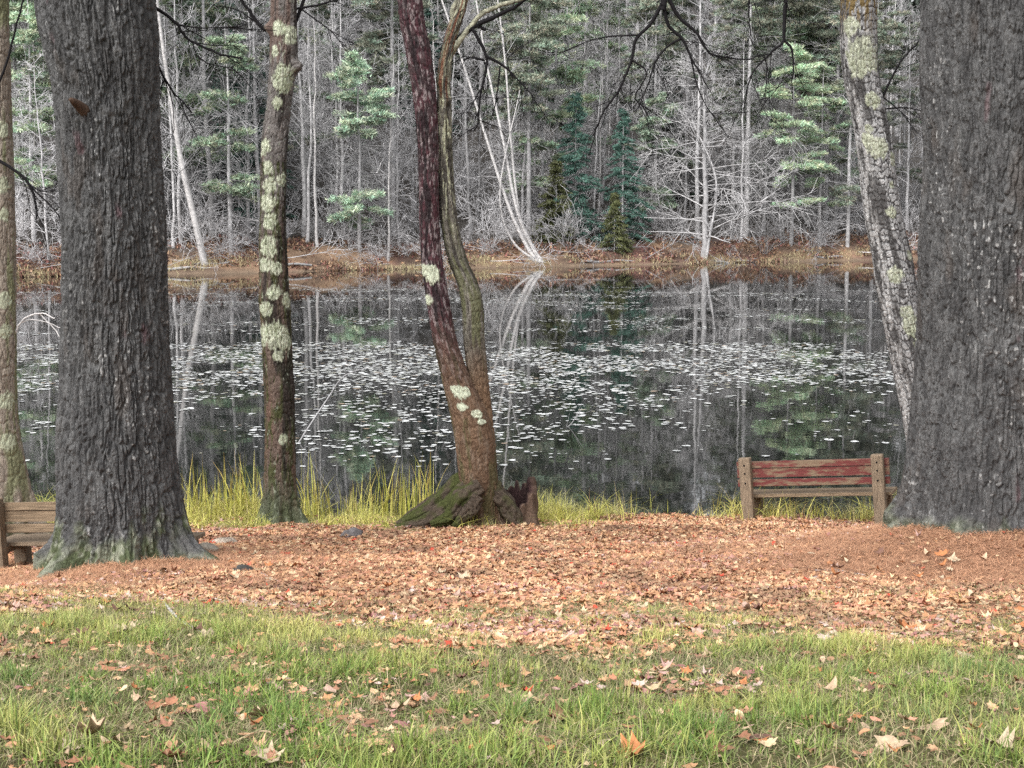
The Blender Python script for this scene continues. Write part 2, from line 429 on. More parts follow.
K_hem = [hemlock_kind(150, 13, .13, (.06, .12, .095), n=95, blen=3.4), hemlock_kind(151, 16, .16, (.04, .075, .045), n=140, blen=3.0),
         hemlock_kind(152, 6, .06, (.11, .12, .05), n=70, blen=1.9)]
K_low = pine_kind(160, 15, .14, [(3.0, 2.2), (3.8, 2.4), (4.6, 1.8), (9.2, 1.8), (10, 2.0), (10.8, 2.4), (11.6, 2.4), (12.4, 2.2), (13.2, 1.8), (14, 1.2), (14.6, .7)],
                  ndead=60, dlen=2.6, nd=18, col=(.36, .50, .37))
K_layer = pine_kind(161, 19, .19, [(4.2, 2.6), (7.4, 3.0), (8.1, 3.2), (10.6, 3.2), (11.4, 3.4), (13.8, 3.0), (14.6, 3.0), (16.2, 2.6), (17.4, 2.0), (18.4, 1.2)],
                    ndead=70, nd=18, col=(.36, .50, .34))
K_left = pine_kind(162, 17, .16, [(4.6, 2.2), (5.2, 2.4), (8.0, 2.6), (8.6, 2.4), (11.6, 2.2), (14, 2.4), (15, 2.0), (16, 1.4)], ndead=80, nd=18, col=(.36, .50, .35))

def far(px, off):
    k = (px - 512) / F; Y = (119 + off) / (1 - .6 * k); return k * Y, Y

rng = random.Random(5)
SH = 'far shore'
FRONT = [  # px, metres behind the waterline, kind, mats, scale, rotation, name, label, category
    (703, 1.5, K_spread, [('trunk', M_greybark), ('crown', M_greybark)], 1.0, .4, 'bare_tree', 'wide spreading bare grey tree with drooping limbs standing alone at the far waterline', 'tree'),
    (360, 4, K_low, MP_, 1.0, 1.0, 'pine_tree', 'young pine with bright green top and low green skirt, right of the lichen spotted trunk', 'pine'),
    (232, 3, K_left, MP_, .95, 2.2, 'pine_tree', 'pine with two flat pale green boughs just right of the leaning white birch', 'pine'),
    (215, 16, K_layer, MP_, 1.05, .3, 'pine_tree', 'pine with pale foliage high in the wood right of the thick left trunk', 'pine'),
    (36, 8, K_left, MP_, 1.0, .8, 'pine_tree', 'pine with green boughs framed between the leftmost tree and the thick left trunk', 'pine'),
    (790, 3, K_layer, MP_, .95, 1.9, 'pine_tree', 'pine carrying layered green boughs on a pale straight trunk above the red bench', 'pine'),
    (818, 5, K_layer, MP_, .85, 4.1, 'pine_tree', 'second layered green pine, between the one above the bench and the leaning lichened trunk', 'pine'),
    (846, 2.5, K_pine[2], MP_, 1.0, .2, 'pine_tree', 'thick grey pine trunk with swollen foot at the water beside the leaning lichened trunk', 'pine'),
    (668, 22, K_pine[1], MP_, 1.15, .5, 'pine_tree', 'stout straight grey pine trunk rising behind the spreading bare tree', 'pine'),
    (575, 7, K_hem[0], MH_, .92, .5, 'hemlock_tree', 'blue green hemlock thicket in the dark middle of the far shore', 'hemlock'),
    (622, 5, K_hem[0], MH_, .85, 2.5, 'hemlock_tree', 'narrow blue green hemlock right of the broader one in the middle', 'hemlock'),
    (614, 2.5, K_hem[2], MH_, .8, .9, 'hemlock_tree', 'small yellowish evergreen bush at the far water edge', 'hemlock'),
    (556, 6, K_hem[2], MH_, 1.1, 3.9, 'hemlock_tree', 'low olive evergreen left of the blue green hemlock', 'hemlock'),
    (318, 4, K_birch[0], MBB, .9, .5, 'birch_tree', 'slim pale birch just right of the lichen spotted trunk', 'birch'),
    (308, 5, K_birch[2], MB_, .9, 2.0, 'bare_tree', 'grey pole tree paired with the slim birch right of the lichen trunk', 'tree'),
    (388, 3, K_birch[1], MBB, .9, 2.8, 'birch_tree', 'thin pale birch left of the dark red trunk', 'birch'),
    (399, 6, K_bare[3], MB_, .95, 1.2, 'bare_tree', 'thin bare tree touching the dark red trunk on its left', 'tree'),
    (740, 6, K_bare[1], MB_, .95, .7, 'bare_tree', 'grey pole tree just right of the spreading bare tree', 'tree'),
    (762, 9, K_bare[0], MB_, .9, .1, 'bare_tree', 'straight bare grey tree halfway between the spreading tree and the layered pine', 'tree'),
    (640, 12, K_bare[2], MB_, 1.0, 2.1, 'bare_tree', 'bare grey tree left of the spreading bare tree', 'tree'),
    (340, 9, K_bare[1], MB_, 1.0, 3.3, 'bare_tree', 'bare tree behind the green topped young pine', 'tree'),
    (175, 5, K_bare[3], MB_, 1.0, 4.3, 'bare_tree', 'slender bare tree beside the right edge of the thick left trunk', 'tree'),
    (262, 7, K_bare[2], MB_, .9, 5.1, 'bare_tree', 'bare tree half hidden behind the lichen spotted trunk', 'tree'),
    (520, 9, K_birch[2], MB_, .95, 1.3, 'bare_tree', 'grey pole tree behind the leaning birch cluster', 'tree'),
    (540, 14, K_bare[0], MB_, 1.0, .3, 'bare_tree', 'bare grey tree right of the leaning birch cluster', 'tree'),
    (50, 3, K_bare[3], MB_, .8, 2.9, 'bare_tree', 'low scraggly bare tree at the shore left of the thick left trunk', 'tree'),
    (556, 16, K_layer, MP_, 1.15, .7, 'pine_tree', 'pine with yellowish green boughs high above the hemlock thicket', 'pine'),
    (592, 24, K_layer, MP_, 1.2, 2.7, 'pine_tree', 'pale green pine deep in the wood above the narrow hemlock', 'pine'),
    (528, 10, K_left, MP_, .9, 5.2, 'pine_tree', 'pine with low drooping green boughs right of the leaning birch cluster', 'pine'),
    (655, 9, K_low, MP_, .8, 3.1, 'pine_tree', 'small pine with a green top left of the spreading bare tree', 'pine'),
    (772, 14, K_layer, MP_, 1.2, 5.0, 'pine_tree', 'tall layered pine set back left of the pine above the bench', 'pine'),
    (838, 12, K_layer, MP_, 1.15, 3.0, 'pine_tree', 'set back layered pine touching the leaning lichened trunk', 'pine'),
    (24, 15, K_layer, MP_, 1.1, 1.0, 'pine_tree', 'pale green layered pine beside the leftmost tree', 'pine'),
    (190, 12, K_left, MP_, 1.15, 4.0, 'pine_tree', 'pine with green boughs behind the leaning white birch', 'pine'),
    (905, 8, K_bare[0], MB_, .95, 2.0, 'bare_tree', 'bare tree in the slit between leaning lichened trunk and right pine', 'tree'),
]
for (px, off, kd, mats, s, rz, nm, lab, cat) in FRONT:
    X, Y = far(px, off); place(kd, nm, X, Y, rz, s, lab, cat, mats=mats)

# leaning birches with their own trunk line: pixel polyline, width in pixels
def leaning(pts, off, wpx, name, label, seed, mat=M_birch):
    r_ = np.random.RandomState(seed)
    X, Y = far(pts[-1][0], off)
    W = np.array([at(px, py, Y) for px, py in pts]); W[-1] = (X, Y, gz1(X, Y) - .15)
    P = spline(W[::-1], 22)
    o = empty(name, tuple(P[0])); tag(o, label, 'birch')
    T = Tubes(); rad = wpx * Y / F / 2 * np.linspace(1.1, .35, 22); T.add(P - P[0], rad, 7)
    link('trunk', T.mesh('trunk'), mat, o)
    B = Tubes()
    for k in range(20):
        i = r_.randint(6, 21); d = P[i] - P[i - 1]; d /= np.linalg.norm(d)
        twiggy(B, r_, P[i] - P[0], d * .7 + r_.normal(0, .5, 3), r_.uniform(1, 2.6), .022, 1, .02, .12, 5, .01)
    link('crown', B.mesh('crown'), M_twig, o)

leaning([(150, -60), (162, 40), (172, 105), (182, 165), (196, 225), (206, 266)], .8, 7.0, 'birch_tree', 'white birch leaning left over the far bank, beside the thick left trunk', 1)
leaning([(176, 130), (190, 200), (205, 264)], .9, 3.2, 'birch_tree', 'thin stem rising from the foot of the left leaning white birch', 2)
leaning([(428, -40), (462, 60), (490, 150), (512, 215), (532, 255), (545, 265)], .6, 4.2, 'birch_tree', 'leftmost stem of the birch cluster leaning left from the water edge', 3)
leaning([(470, -40), (486, 60), (503, 140), (517, 210), (534, 250), (544, 264)], .7, 4.0, 'birch_tree', 'middle stem of the birch cluster leaning left from the water edge', 4)
leaning([(494, -30), (505, 60), (511, 140), (519, 215), (530, 250), (543, 264)], .9, 3.6, 'birch_tree', 'most upright stem of the leaning birch cluster', 5)
leaning([(520, 90), (500, 190), (512, 240), (541, 264)], .5, 2.6, 'birch_tree', 'low crooked whip at the foot of the leaning birch cluster', 6)
leaning([(692, 120), (716, 180), (709, 240), (705, 264)], 1.0, 3.0, 'birch_tree', 'thin stem growing beside the spreading bare tree', 7, M_greybark)

# the wood behind: individual trees that fill the slope
spots = []
tries = 0
R5 = np.random.RandomState(55)
while len(spots) < 215 and tries < 20000:
    tries += 1
    off = 5 + 62 * R5.uniform() ** 1.15
    px = R5.uniform(-70, 1094)
    X, Y = far(px, off)
    if off < 9 and (540 < px < 690): continue
    if all((X - a) ** 2 + (Y - b) ** 2 > 2.1 ** 2 for a, b, _, _ in spots): spots.append((X, Y, off, px))
for (X, Y, off, px) in spots:
    q = R5.uniform()
    rz = R5.uniform(0, 6.28); s = R5.uniform(.85, 1.2)
    if q < .28:
        k = R5.randint(0, 4); place(K_bare[k], 'bare_tree', X, Y, rz, s, 'bare grey hardwood in the crowded wood on the far slope', 'tree', 'bare trees in the far wood', MB_)
    elif q < .56:
        k = R5.randint(0, 3); place(K_birch[k], 'birch_tree', X, Y, rz, s, 'slim pale pole tree in the crowded wood on the far slope', 'tree', 'pale pole trees in the far wood', MBB if R5.uniform() < .5 else MB_)
    elif q < .84:
        k = R5.randint(0, 4); place(K_pine[k], 'pine_tree', X, Y, rz, s, 'tall pine with dead grey lower limbs in the wood on the far slope', 'pine', 'pines in the far wood', MP_)
    elif q < .91:
        k = R5.randint(0, 4); place(K_bare[k], 'bare_tree', X, Y, rz, s, 'bare grey hardwood in the crowded wood on the far slope', 'tree', 'bare trees in the far wood', MB_)
    else:
        k = R5.randint(0, 2); place(K_hem[k], 'hemlock_tree', X, Y, rz, s * 1.1, 'dark drooping evergreen in the shade of the far wood', 'hemlock', 'dark evergreens in the far wood', MH_)

# undergrowth: bare shrubs along the bank
def shrub_kind(seed):
    r_ = np.random.RandomState(seed); B = Tubes()
    for k in range(9):
        a = r_.uniform(0, 6.28); twiggy(B, r_, (r_.normal(0, .1), r_.normal(0, .1), -.05), (math.cos(a) * .7, math.sin(a) * .7, 1.0), r_.uniform(1.2, 2.8), .018, 2, .0, .16, 5, .012)
    return B.mesh('shrub')
K_sh = [shrub_kind(171), shrub_kind(172)]
for k in range(58):
    px = -20 + k * 18.5 + R5.uniform(-12, 12); X, Y = far(px, R5.uniform(2.0, 8))
    o = link('bare_shrub', K_sh[k % 2], M_twig, None, (X, Y, gz1(X, Y))); s = R5.uniform(.7, 1.3)
    o.scale = (s, s, s); o.rotation_euler = (0, 0, R5.uniform(0, 6))
    tag(o, 'leafless twiggy shrub on the rusty far bank', 'shrub', 'bare shrubs on the far bank')
for k in range(70):
    px = -30 + k * 15.6 + R5.uniform(-10, 10); X, Y = far(px, R5.uniform(8, 30))
    o = link('bare_shrub', K_sh[k % 2], M_twig, None, (X, Y, gz1(X, Y))); sc_ = R5.uniform(1.3, 2.6)
    o.scale = (sc_, sc_, sc_); o.rotation_euler = (0, 0, R5.uniform(0, 6))
    tag(o, 'tall leafless bush in the shade between the far trunks', 'shrub', 'tall bushes in the far wood')
# litter, sedge and dead stuff on the far bank
Rk = np.random.RandomState(181); N = Needles()
n = 26000; pxk = Rk.uniform(-120, 1140, n); ofk = 7 * Rk.uniform(0, 1, n) ** 1.2; kk = (pxk - 512) / F; Yk = (119 + ofk) / (1 - .6 * kk); Xk = kk * Yk
Pk = np.stack([Xk, Yk, np.maximum(gz(Xk, Yk), 0) + Rk.uniform(0, .12, n)], 1); tone = fbm(Xk * .5, Yk * .5, seed=183, o=3)
PK = np.array([(.30, .18, .11), (.19, .10, .07), (.34, .23, .15), (.10, .065, .055), (.26, .115, .10), (.22, .16, .12)])
for q in range(6):
    m = (np.arange(n) % 6 == q) & (Rk.uniform(0, 1, n) < .05 + 1.6 * sstep(.35, .65, tone))
    N.spray(Rk, Pk[m], np.tile((0, 0, .15), (m.sum(), 1)), 2, .24, .07, .8, PK[q], .35)
n = 2600; pxk = Rk.uniform(-120, 1140, n); ofk = Rk.uniform(-.3, 1.5, n); kk = (pxk - 512) / F; Yk = (119 + ofk) / (1 - .6 * kk); Xk = kk * Yk
m = fbm(Xk * .4, Yk * .4, seed=185) > .5; Pk = np.stack([Xk, Yk, np.maximum(gz(Xk, Yk), 0)], 1)[m]
N.spray(Rk, Pk, np.tile((0, 0, 1.0), (len(Pk), 1)), 4, .42, .02, .4, (.40, .34, .20), .3)
tag(link('bank_litter', N.mesh('bank_litter'), M_leaf), 'rusty leaf litter and pale sedge along the far bank', 'leaf litter', kind='stuff')
# fallen limbs reaching over the far water
def snag_kind(seed):
    r_ = np.random.RandomState(seed); B = Tubes(); twiggy(B, r_, (0, 0, 0), (1, 0, .12), 5.0, .05, 2, .01, .08, 7, .014); return B.mesh('dead_branch')
K_sn = [snag_kind(191), snag_kind(192)]
for k in range(56):
    px = -10 + k * 19 + R5.uniform(-14, 14); X, Y = far(px, R5.uniform(.2, 3.5)); o = link('dead_branch', K_sn[k % 2], M_twig, None, (X, Y, gz1(X, Y) + .05)); s = R5.uniform(.5, 1.0)
    o.scale = (s, s, s); o.rotation_euler = (R5.uniform(0, 6), R5.uniform(-.35, .05), R5.uniform(0, 6)); tag(o, 'grey dead branch fallen on the far bank', 'branch', 'dead branches on the far bank')
# logs at the far waterline
for (px, L, off, rz, lab) in [(735, 4.5, .3, .55, 'dark log lying at the far waterline under the spreading tree'), (610, 5, .25, .62, 'pale drift log along the far waterline below the hemlocks'),
                              (285, 4, .3, .45, 'grey log at the far waterline by the lichen trunk'), (180, 5, .2, .5, 'long dead log at the far waterline below the leaning birch'),
                              (830, 4, .3, .7, 'half sunk log at the far waterline by the layered pines')]:
    X, Y = far(px, off); T = Tubes(); t = np.linspace(-L / 2, L / 2, 9)
    P = np.stack([t * math.cos(rz), t * math.sin(rz), .06 * np.sin(t * 2) + .08], 1); T.add(P, .11 * (1 - .25 * (t / L + .5)), 7)
    tag(link('fallen_log', T.mesh('fallen_log'), M_greybark, None, (X, Y, max(0, gz1(X, Y)))), lab, 'log')

# the deep wood, one unbroken mass up the hill
Rw = np.random.RandomState(61); N = Needles()
for k in range(420):
    off = 55 + 210 * Rw.uniform(); px = Rw.uniform(-260, 1290); X, Y = far(px, off)
    z0 = gz1(X, Y); H = Rw.uniform(18, 30); n = 34
    t = Rw.uniform(.02, 1, n); a = Rw.uniform(0, 6.28, n); rr = (1.08 - t) * 4.5 * Rw.uniform(.3, 1.1, n)
    P = np.stack([X + rr * np.cos(a), Y + rr * np.sin(a), z0 + t * H], 1)
    D = np.stack([np.cos(a), np.sin(a), -.35 + 0 * a], 1)
    col = np.array((.085, .10, .085)) * Rw.uniform(.7, 1.3) if Rw.uniform() < .6 else np.array((.15, .145, .145)) * Rw.uniform(.7, 1.2)
    N.spray(Rw, P, D, 9, 1.5, .28, .5, col)
tag(link('distant_wood', N.mesh('distant_wood'), M_deep), 'dense dark evergreen wood covering the hill behind the pond', 'wood', kind='stuff')

# ------------------------------------------------------------------ near trunks
def trunk(ctrl, Y, nseg, dz, zbase, paint, flare=(0, .3, 5, 0), depth=0.0, cells=(40, .12), seed=0, furrow=0, name='trunk', ztop=None, knobs=()):
    C = np.array([np.append(at(px, py, Y), wpx / 2 * Y / F) for px, py, wpx in ctrl]); C = C[np.argsort(C[:, 2])]
    C = spline(C, 600); C = C[np.argsort(C[:, 2])]
    zt = C[-1, 2] if ztop is None else ztop
    zr = np.arange(zbase, zt, dz)
    cx = np.interp(zr, C[:, 2], C[:, 0]); cy = np.interp(zr, C[:, 2], C[:, 1]); R = np.interp(zr, C[:, 2], C[:, 3])
    th = np.linspace(0, 2 * math.pi, nseg, endpoint=False)
    TH, ZZ = np.meshgrid(th, zr); RR = np.repeat(R[:, None], nseg, 1); hgt = ZZ - zbase
    fa, fh, nl, ph = flare
    lob = .25 + 1.5 * (.5 + .5 * np.cos(nl * TH + ph + 1.0 * np.sin(TH * 2 + seed))) ** 2.2 + .35 * np.cos((nl * 2 + 1) * TH + seed)
    fl = fa * np.exp(-np.maximum(hgt - .15, 0) / fh) * np.clip(lob, .05, 3)
    un = TH / (2 * math.pi)
    cxn, syn = np.cos(TH), np.sin(TH)
    rad = RR + fl + RR * .07 * (vnoise(cxn * 1.5 + 9, syn * 1.5 + 9, ZZ * 1.1, seed=seed + 1) - .5) * 2
    Rm = float(np.mean(R))
    # bark plates
    K, ch = cells
    wu = 1.1 * (vnoise(cxn * 5 + 30, syn * 5 + 30, ZZ * 4.5, seed=seed + 2) - .5) + .22 * (vnoise(cxn * Rm * 26 + 30, syn * Rm * 26 + 30, ZZ * 15, seed=seed + 3) - .5)
    wv = .5 * (vnoise(cxn * Rm * 14 + 30, syn * Rm * 14 + 30, ZZ * 3, seed=seed + 4) - .5)
    f1, f2, cid = voro(un * K + wu * 1.6, ZZ / ch + wv, K, seed + 5)
    big = sstep(.03, .20, f2 - f1)
    g1, g2, gid = voro(un * (2 * K) + wu * 3.2, ZZ / (ch * .5) + wv, 2 * K, seed + 31)
    ridge = big * (.72 + .28 * sstep(.03, .16, g2 - g1))
    cid = .6 * cid + .4 * gid
    if furrow:
        wz = ZZ + .05 * (vnoise(cxn * Rm * 9, syn * Rm * 9, ZZ * 5, seed=seed + 40) - .5)
        def crk(fq, el, sd_, wid):
            n_ = .68 * vnoise(cxn * Rm * fq + 50, syn * Rm * fq + 50, wz * fq / el, seed=sd_) + .32 * vnoise(cxn * Rm * fq * 2.3 + 50, syn * Rm * fq * 2.3 + 50, wz * fq * 2.3 / (el * .6), seed=sd_ + 1)
            return sstep(.006, wid, np.abs(n_ - .5))
        a_ = crk(furrow, 7.0, seed + 41, .10); b_ = crk(furrow * .9, 6.5, seed + 51, .095); c_ = crk(furrow * 1.5, 2.4, seed + 61, .07)
        ridge = np.minimum(a_, b_) * (.72 + .28 * c_)
        cid = .5 * cid + .5 * vnoise(cxn * Rm * furrow * .8 + 20, syn * Rm * furrow * .8 + 20, ZZ * 5, seed=seed + 71)
    fine = fbm(cxn * Rm * 60, syn * Rm * 60, ZZ * 35, seed=seed + 6, o=3) - .5
    disp = depth * (ridge - 1) + depth * .5 * (cid - .5) * ridge + depth * (.5 if furrow else .9) * fine
    pd, colr = paint(TH, ZZ, hgt, ridge, cid, fine, cxn, syn)
    rad = rad + disp + pd
    for (kth, kz, kr, kh) in knobs:
        dth = (TH - kth + math.pi) % (2 * math.pi) - math.pi
        rad = rad + kh * np.exp(-((dth * RR) ** 2 + (ZZ - kz) ** 2) / kr ** 2)
    org = np.array((cx[0], cy[0], zbase))
    V = np.stack([cx[:, None] + rad * cxn - org[0], cy[:, None] + rad * syn - org[1], ZZ - org[2]], -1).reshape(-1, 3)
    i = np.arange(len(zr) * nseg).reshape(len(zr), nseg); j = np.roll(i, -1, 1)
    Q = np.stack([i[:-1], j[:-1], j[1:], i[1:]], -1).reshape(-1, 4)
    me = mesh_np(name, V, [Q], colr.reshape(-1, 3), True)
    return me, org, (cx, cy, zr, R)

def blobs(TH, ZZ, cxn, syn, R, lst, seed):
    """lichen mask: list of (angle, z, radius)"""
    m = np.zeros_like(TH); wob = .48 * (fbm(cxn * 7 + 5, syn * 7 + 5, ZZ * 14, seed=seed, o=3) - .5) * 2
    for (a, z, r) in lst:
        dth = (TH - a + math.pi) % (2 * math.pi) - math.pi
        d = np.hypot(dth * R, ZZ - z) / r + wob
        m = np.maximum(m, sstep(1.04, .80, d))
    return m

# --- two thick pines
def lz(py, Y): return float(at(512, py, Y)[2])
def ang(dx):  # angle on the trunk facing the camera at fraction dx (-1..1) of the visible half
    return -math.pi / 2 + math.asin(max(-.99, min(.99, dx)))

def pine_paint(seed, moss_h, moss_amt, warm=0):
    def f(TH, ZZ, hgt, ridge, cid, fine, cx, sy):
        c = mix((.054, .053, .053), (.100, .099, .098), sstep(.25, .75, cid))
        c = mix(c, (.17, .166, .166), sstep(.08, .30, fine) * .35); c = mix(c, (.08, .068, .06), sstep(.6, .75, fbm(cx * 3.3, sy * 3.3, ZZ * 2.1, seed=seed + 8)) * .5)
        fleck = sstep(.74, .80, vnoise(cx * 30 + 7, sy * 30 + 7, ZZ * 34, seed=seed)) * sstep(.45, .62, fbm(cx * 1.6, sy * 1.6, ZZ * .9, seed=seed + 1)) * ridge
        c = mix(c, (.34, .335, .325), fleck * .8)
        red = sstep(.70, .78, fbm(cx * 2.6 + 3, sy * 2.6, ZZ * 1.7, seed=seed + 2))
        c = mix(c, (.12, .04, .05), red * .3)
        n = fbm(cx * 5, sy * 5, ZZ * 5, seed=seed + 3)
        moss = sstep(.25, .75, 1.05 - hgt / moss_h + (n - .5) * 1.5) * moss_amt
        c = mix(c, mix((.08, .095, .05), (.22, .23, .17), sstep(.4, .7, vnoise(cx * 17, sy * 17, ZZ * 17, seed=seed + 4))), moss)
        return moss * .012 * (n + .3), c
    return f
lp_ctrl = [(88, -420, 128), (92, -150, 120), (96, 0, 116), (101, 45, 110), (107, 100, 100), (110, 160, 99), (112, 220, 101), (113, 290, 104), (114, 350, 108),
           (116, 400, 113), (118, 450, 119), (121, 500, 124), (123, 550, 128), (124, 600, 130)]
zb = gz1(LP[0], LP[1]) - .12
def tree_root(org, name, label, cat='tree'):
    o = empty(name, tuple(org)); tag(o, label, cat); return o
me, org, lpi = trunk(lp_ctrl, 14.0, 620, .0075, zb, pine_paint(11, .62, .95), flare=(.19, .17, 6, 1.0), depth=.034, cells=(72, .21), seed=3, furrow=20, knobs=[(ang(-.42), lz(112, 14.0), .10, .035), (ang(.28), lz(114, 14.0), .06, .045), (ang(-.3), lz(250, 14.0), .07, .02)])
LT = tree_root(org, 'pine_tree', 'thick dark pine trunk with a snapped brown branch stub and lichened roots, on the left', 'pine')
link('trunk', me, M_bark, LT)
rp_ctrl = [(1000, -420, 128), (998, -100, 138), (997, 0, 146), (996, 150, 148), (995, 280, 152), (994, 350, 156), (994, 400, 160), (994, 450, 166), (994, 500, 176), (995, 540, 184), (996, 600, 190)]
zb2 = gz1(RP[0], RP[1]) - .12
me, org, _ = trunk(rp_ctrl, 14.6, 760, .0075, zb2, pine_paint(21, .30, .6), flare=(.10, .17, 7, 3.0), depth=.034, cells=(94, .20), seed=8, furrow=19)
RT = tree_root(org, 'pine_tree', 'thick dark pine trunk on a mound of orange needles beside the red bench', 'pine')
link('trunk', me, M_bark, RT)
# snapped stub and knots on the left pine
def stub(pts, rad, col, parent, name, label=None, sides=10):
    T = Tubes(); P = spline(pts, 12); rr = np.interp(np.linspace(0, 1, 12), np.linspace(0, 1, len(rad)), rad)
    T.add(P - np.array(parent.location), rr, sides, col)
    o = link(name, T.mesh(name), M_bark, parent)
    if label: o['label'] = label
    return o
a = at(86, 112, 13.62); b = at(69, 100, 13.38)
stub([a + (.0, .14, -.03), a, (a * .6 + b * .4) + (0, 0, .012), b + (.02, 0, 0), b], [.075, .06, .045, .022, .006], (.085, .055, .04), LT, 'branch_stub', 'snapped brown branch stub')
stub([at(46, 34, 13.95), at(42, 22, 13.9), at(36, 10, 13.85)], [.06, .05, .012], (.06, .055, .055), LT, 'branch_stub', 'dark stub near the top of the frame')


# --- lichen spotted slim trunk
Yl = 19.0
lich1 = [(ang(a), lz(py, Yl), r * Yl / F) for a, py, r in [
    (-.2, 30, 9), (.6, 36, 10), (-.6, 52, 6), (.15, 78, 13), (.5, 84, 12), (0, 104, 7), (-.7, 148, 9), (-.3, 169, 7), (-.2, 186, 9), (-.3, 203, 10), (-.1, 221, 9), (-.2, 246, 11),
    (-.5, 265, 8), (.3, 268, 7), (.1, 292, 8), (-.5, 308, 8), (0, 334, 15), (.6, 340, 11), (-.7, 335, 12), (.4, 437, 6), (.9, 300, 8), (.8, 180, 8), (.2, 355, 6)]]
def paint_l(TH, ZZ, hgt, ridge, cid, fine, cx, sy):
    n = fbm(cx * 2.2, sy * 2.2, ZZ * 1.3, seed=77); n2 = fbm(cx * 6, sy * 6, ZZ * 5, seed=78)
    c = mix((.075, .055, .045), (.15, .11, .09), cid)
    top = sstep(3.0, 4.6, hgt); c = mix(c, mix((.10, .088, .082), (.18, .165, .155), cid), top)
    c = mix(c, (.12, .07, .052), sstep(.5, .7, n) * .6)
    c = mix(c, (.05, .056, .022), sstep(.45, .60, n2) * .9 * (hgt < 4.6)); c = mix(c, (.03, .026, .024), sstep(.52, .62, fbm(cx * 2 + 4, sy * 2, ZZ * 1.1, seed=82)) * .8)
    c = mix(c, (.10, .115, .07), sstep(.9, .1, hgt) * .8)
    c = mix(c, (.30, .32, .25), sstep(.76, .82, vnoise(cx * 9, sy * 9, ZZ * 20, seed=83)) * sstep(.45, .6, n2) * .6)
    L = blobs(TH, ZZ, cx, sy, .18, lich1, 79)
    c = mix(c, mix((.27, .30, .20), (.47, .49, .38), sstep(.3, .65, fbm(cx * 14, sy * 14, ZZ * 18, seed=80))), L * (.5 + .5 * sstep(.32, .5, fbm(cx * 11, sy * 11, ZZ * 16, seed=81))))
    return L * .003, c
l_ctrl = [(290, -500, 22), (287, -150, 25), (284, 0, 26), (284, 45, 28), (283, 66, 27), (281, 85, 26), (279, 105, 24), (275, 140, 26), (273, 200, 25), (273, 255, 28), (276, 310, 30),
          (278, 360, 30), (280, 420, 30), (280, 470, 32), (280, 500, 34), (280, 540, 36)]
bl = at(280, 522, Yl); zb = gz1(bl[0], bl[1]) - .12
me, org, l_info = trunk(l_ctrl, Yl, 150, .011, zb, paint_l, flare=(.10, .16, 4, .5), depth=.015, cells=(14, .17), seed=15, knobs=[(ang(.95), lz(67, Yl), .075, .10), (ang(-.95), lz(28, Yl), .06, .08), (ang(.5), lz(200, Yl), .12, .03), (ang(-.6), lz(300, Yl), .15, .03), (ang(.7), lz(390, Yl), .16, .03)])
SL = tree_root(org, 'lichen_tree', 'slim brown trunk dotted with round pale lichen, standing in yellow grass')
link('trunk', me, M_bark, SL)

# --- leftmost tree
Yf = 17.0
lich2 = [(ang(.6), lz(py, Yf), r * Yf / F) for py, r in [(130, 8), (185, 9), (215, 7), (300, 9), (330, 8), (400, 10), (440, 9)]]
def paint_f(TH, ZZ, hgt, ridge, cid, fine, cx, sy):
    n = fbm(cx * 2.5, sy * 2.5, ZZ * 1.6, seed=87); n2 = fbm(cx * 6, sy * 6, ZZ * 5, seed=88)
    c = mix((.19, .155, .125), (.28, .24, .20), cid); c = mix(c, (.16, .17, .09), sstep(.5, .65, n) * .8)
    c = mix(c, (.07, .08, .04), sstep(.8, .2, hgt + n2 * .6) * .9)
    L = blobs(TH, ZZ, cx, sy, .18, lich2, 89); c = mix(c, (.38, .40, .29), L * .85)
    return L * .004, c
f_ctrl = [(-14, -500, 26), (-9, -100, 28), (-6, 0, 28), (-3, 150, 31), (0, 300, 32), (0, 400, 34), (1, 440, 40), (2, 470, 48), (3, 500, 56), (4, 530, 60)]
bf = at(2, 505, Yf); zb = gz1(bf[0], bf[1]) - .12
me, org, _ = trunk(f_ctrl, Yf, 150, .011, zb, paint_f, flare=(.20, .22, 4, .2), depth=.012, cells=(14, .22), seed=25)
FT = tree_root(org, 'lichen_tree', 'tan mossy footed trunk cut by the left edge, behind the brown bench')
link('trunk', me, M_bark, FT)

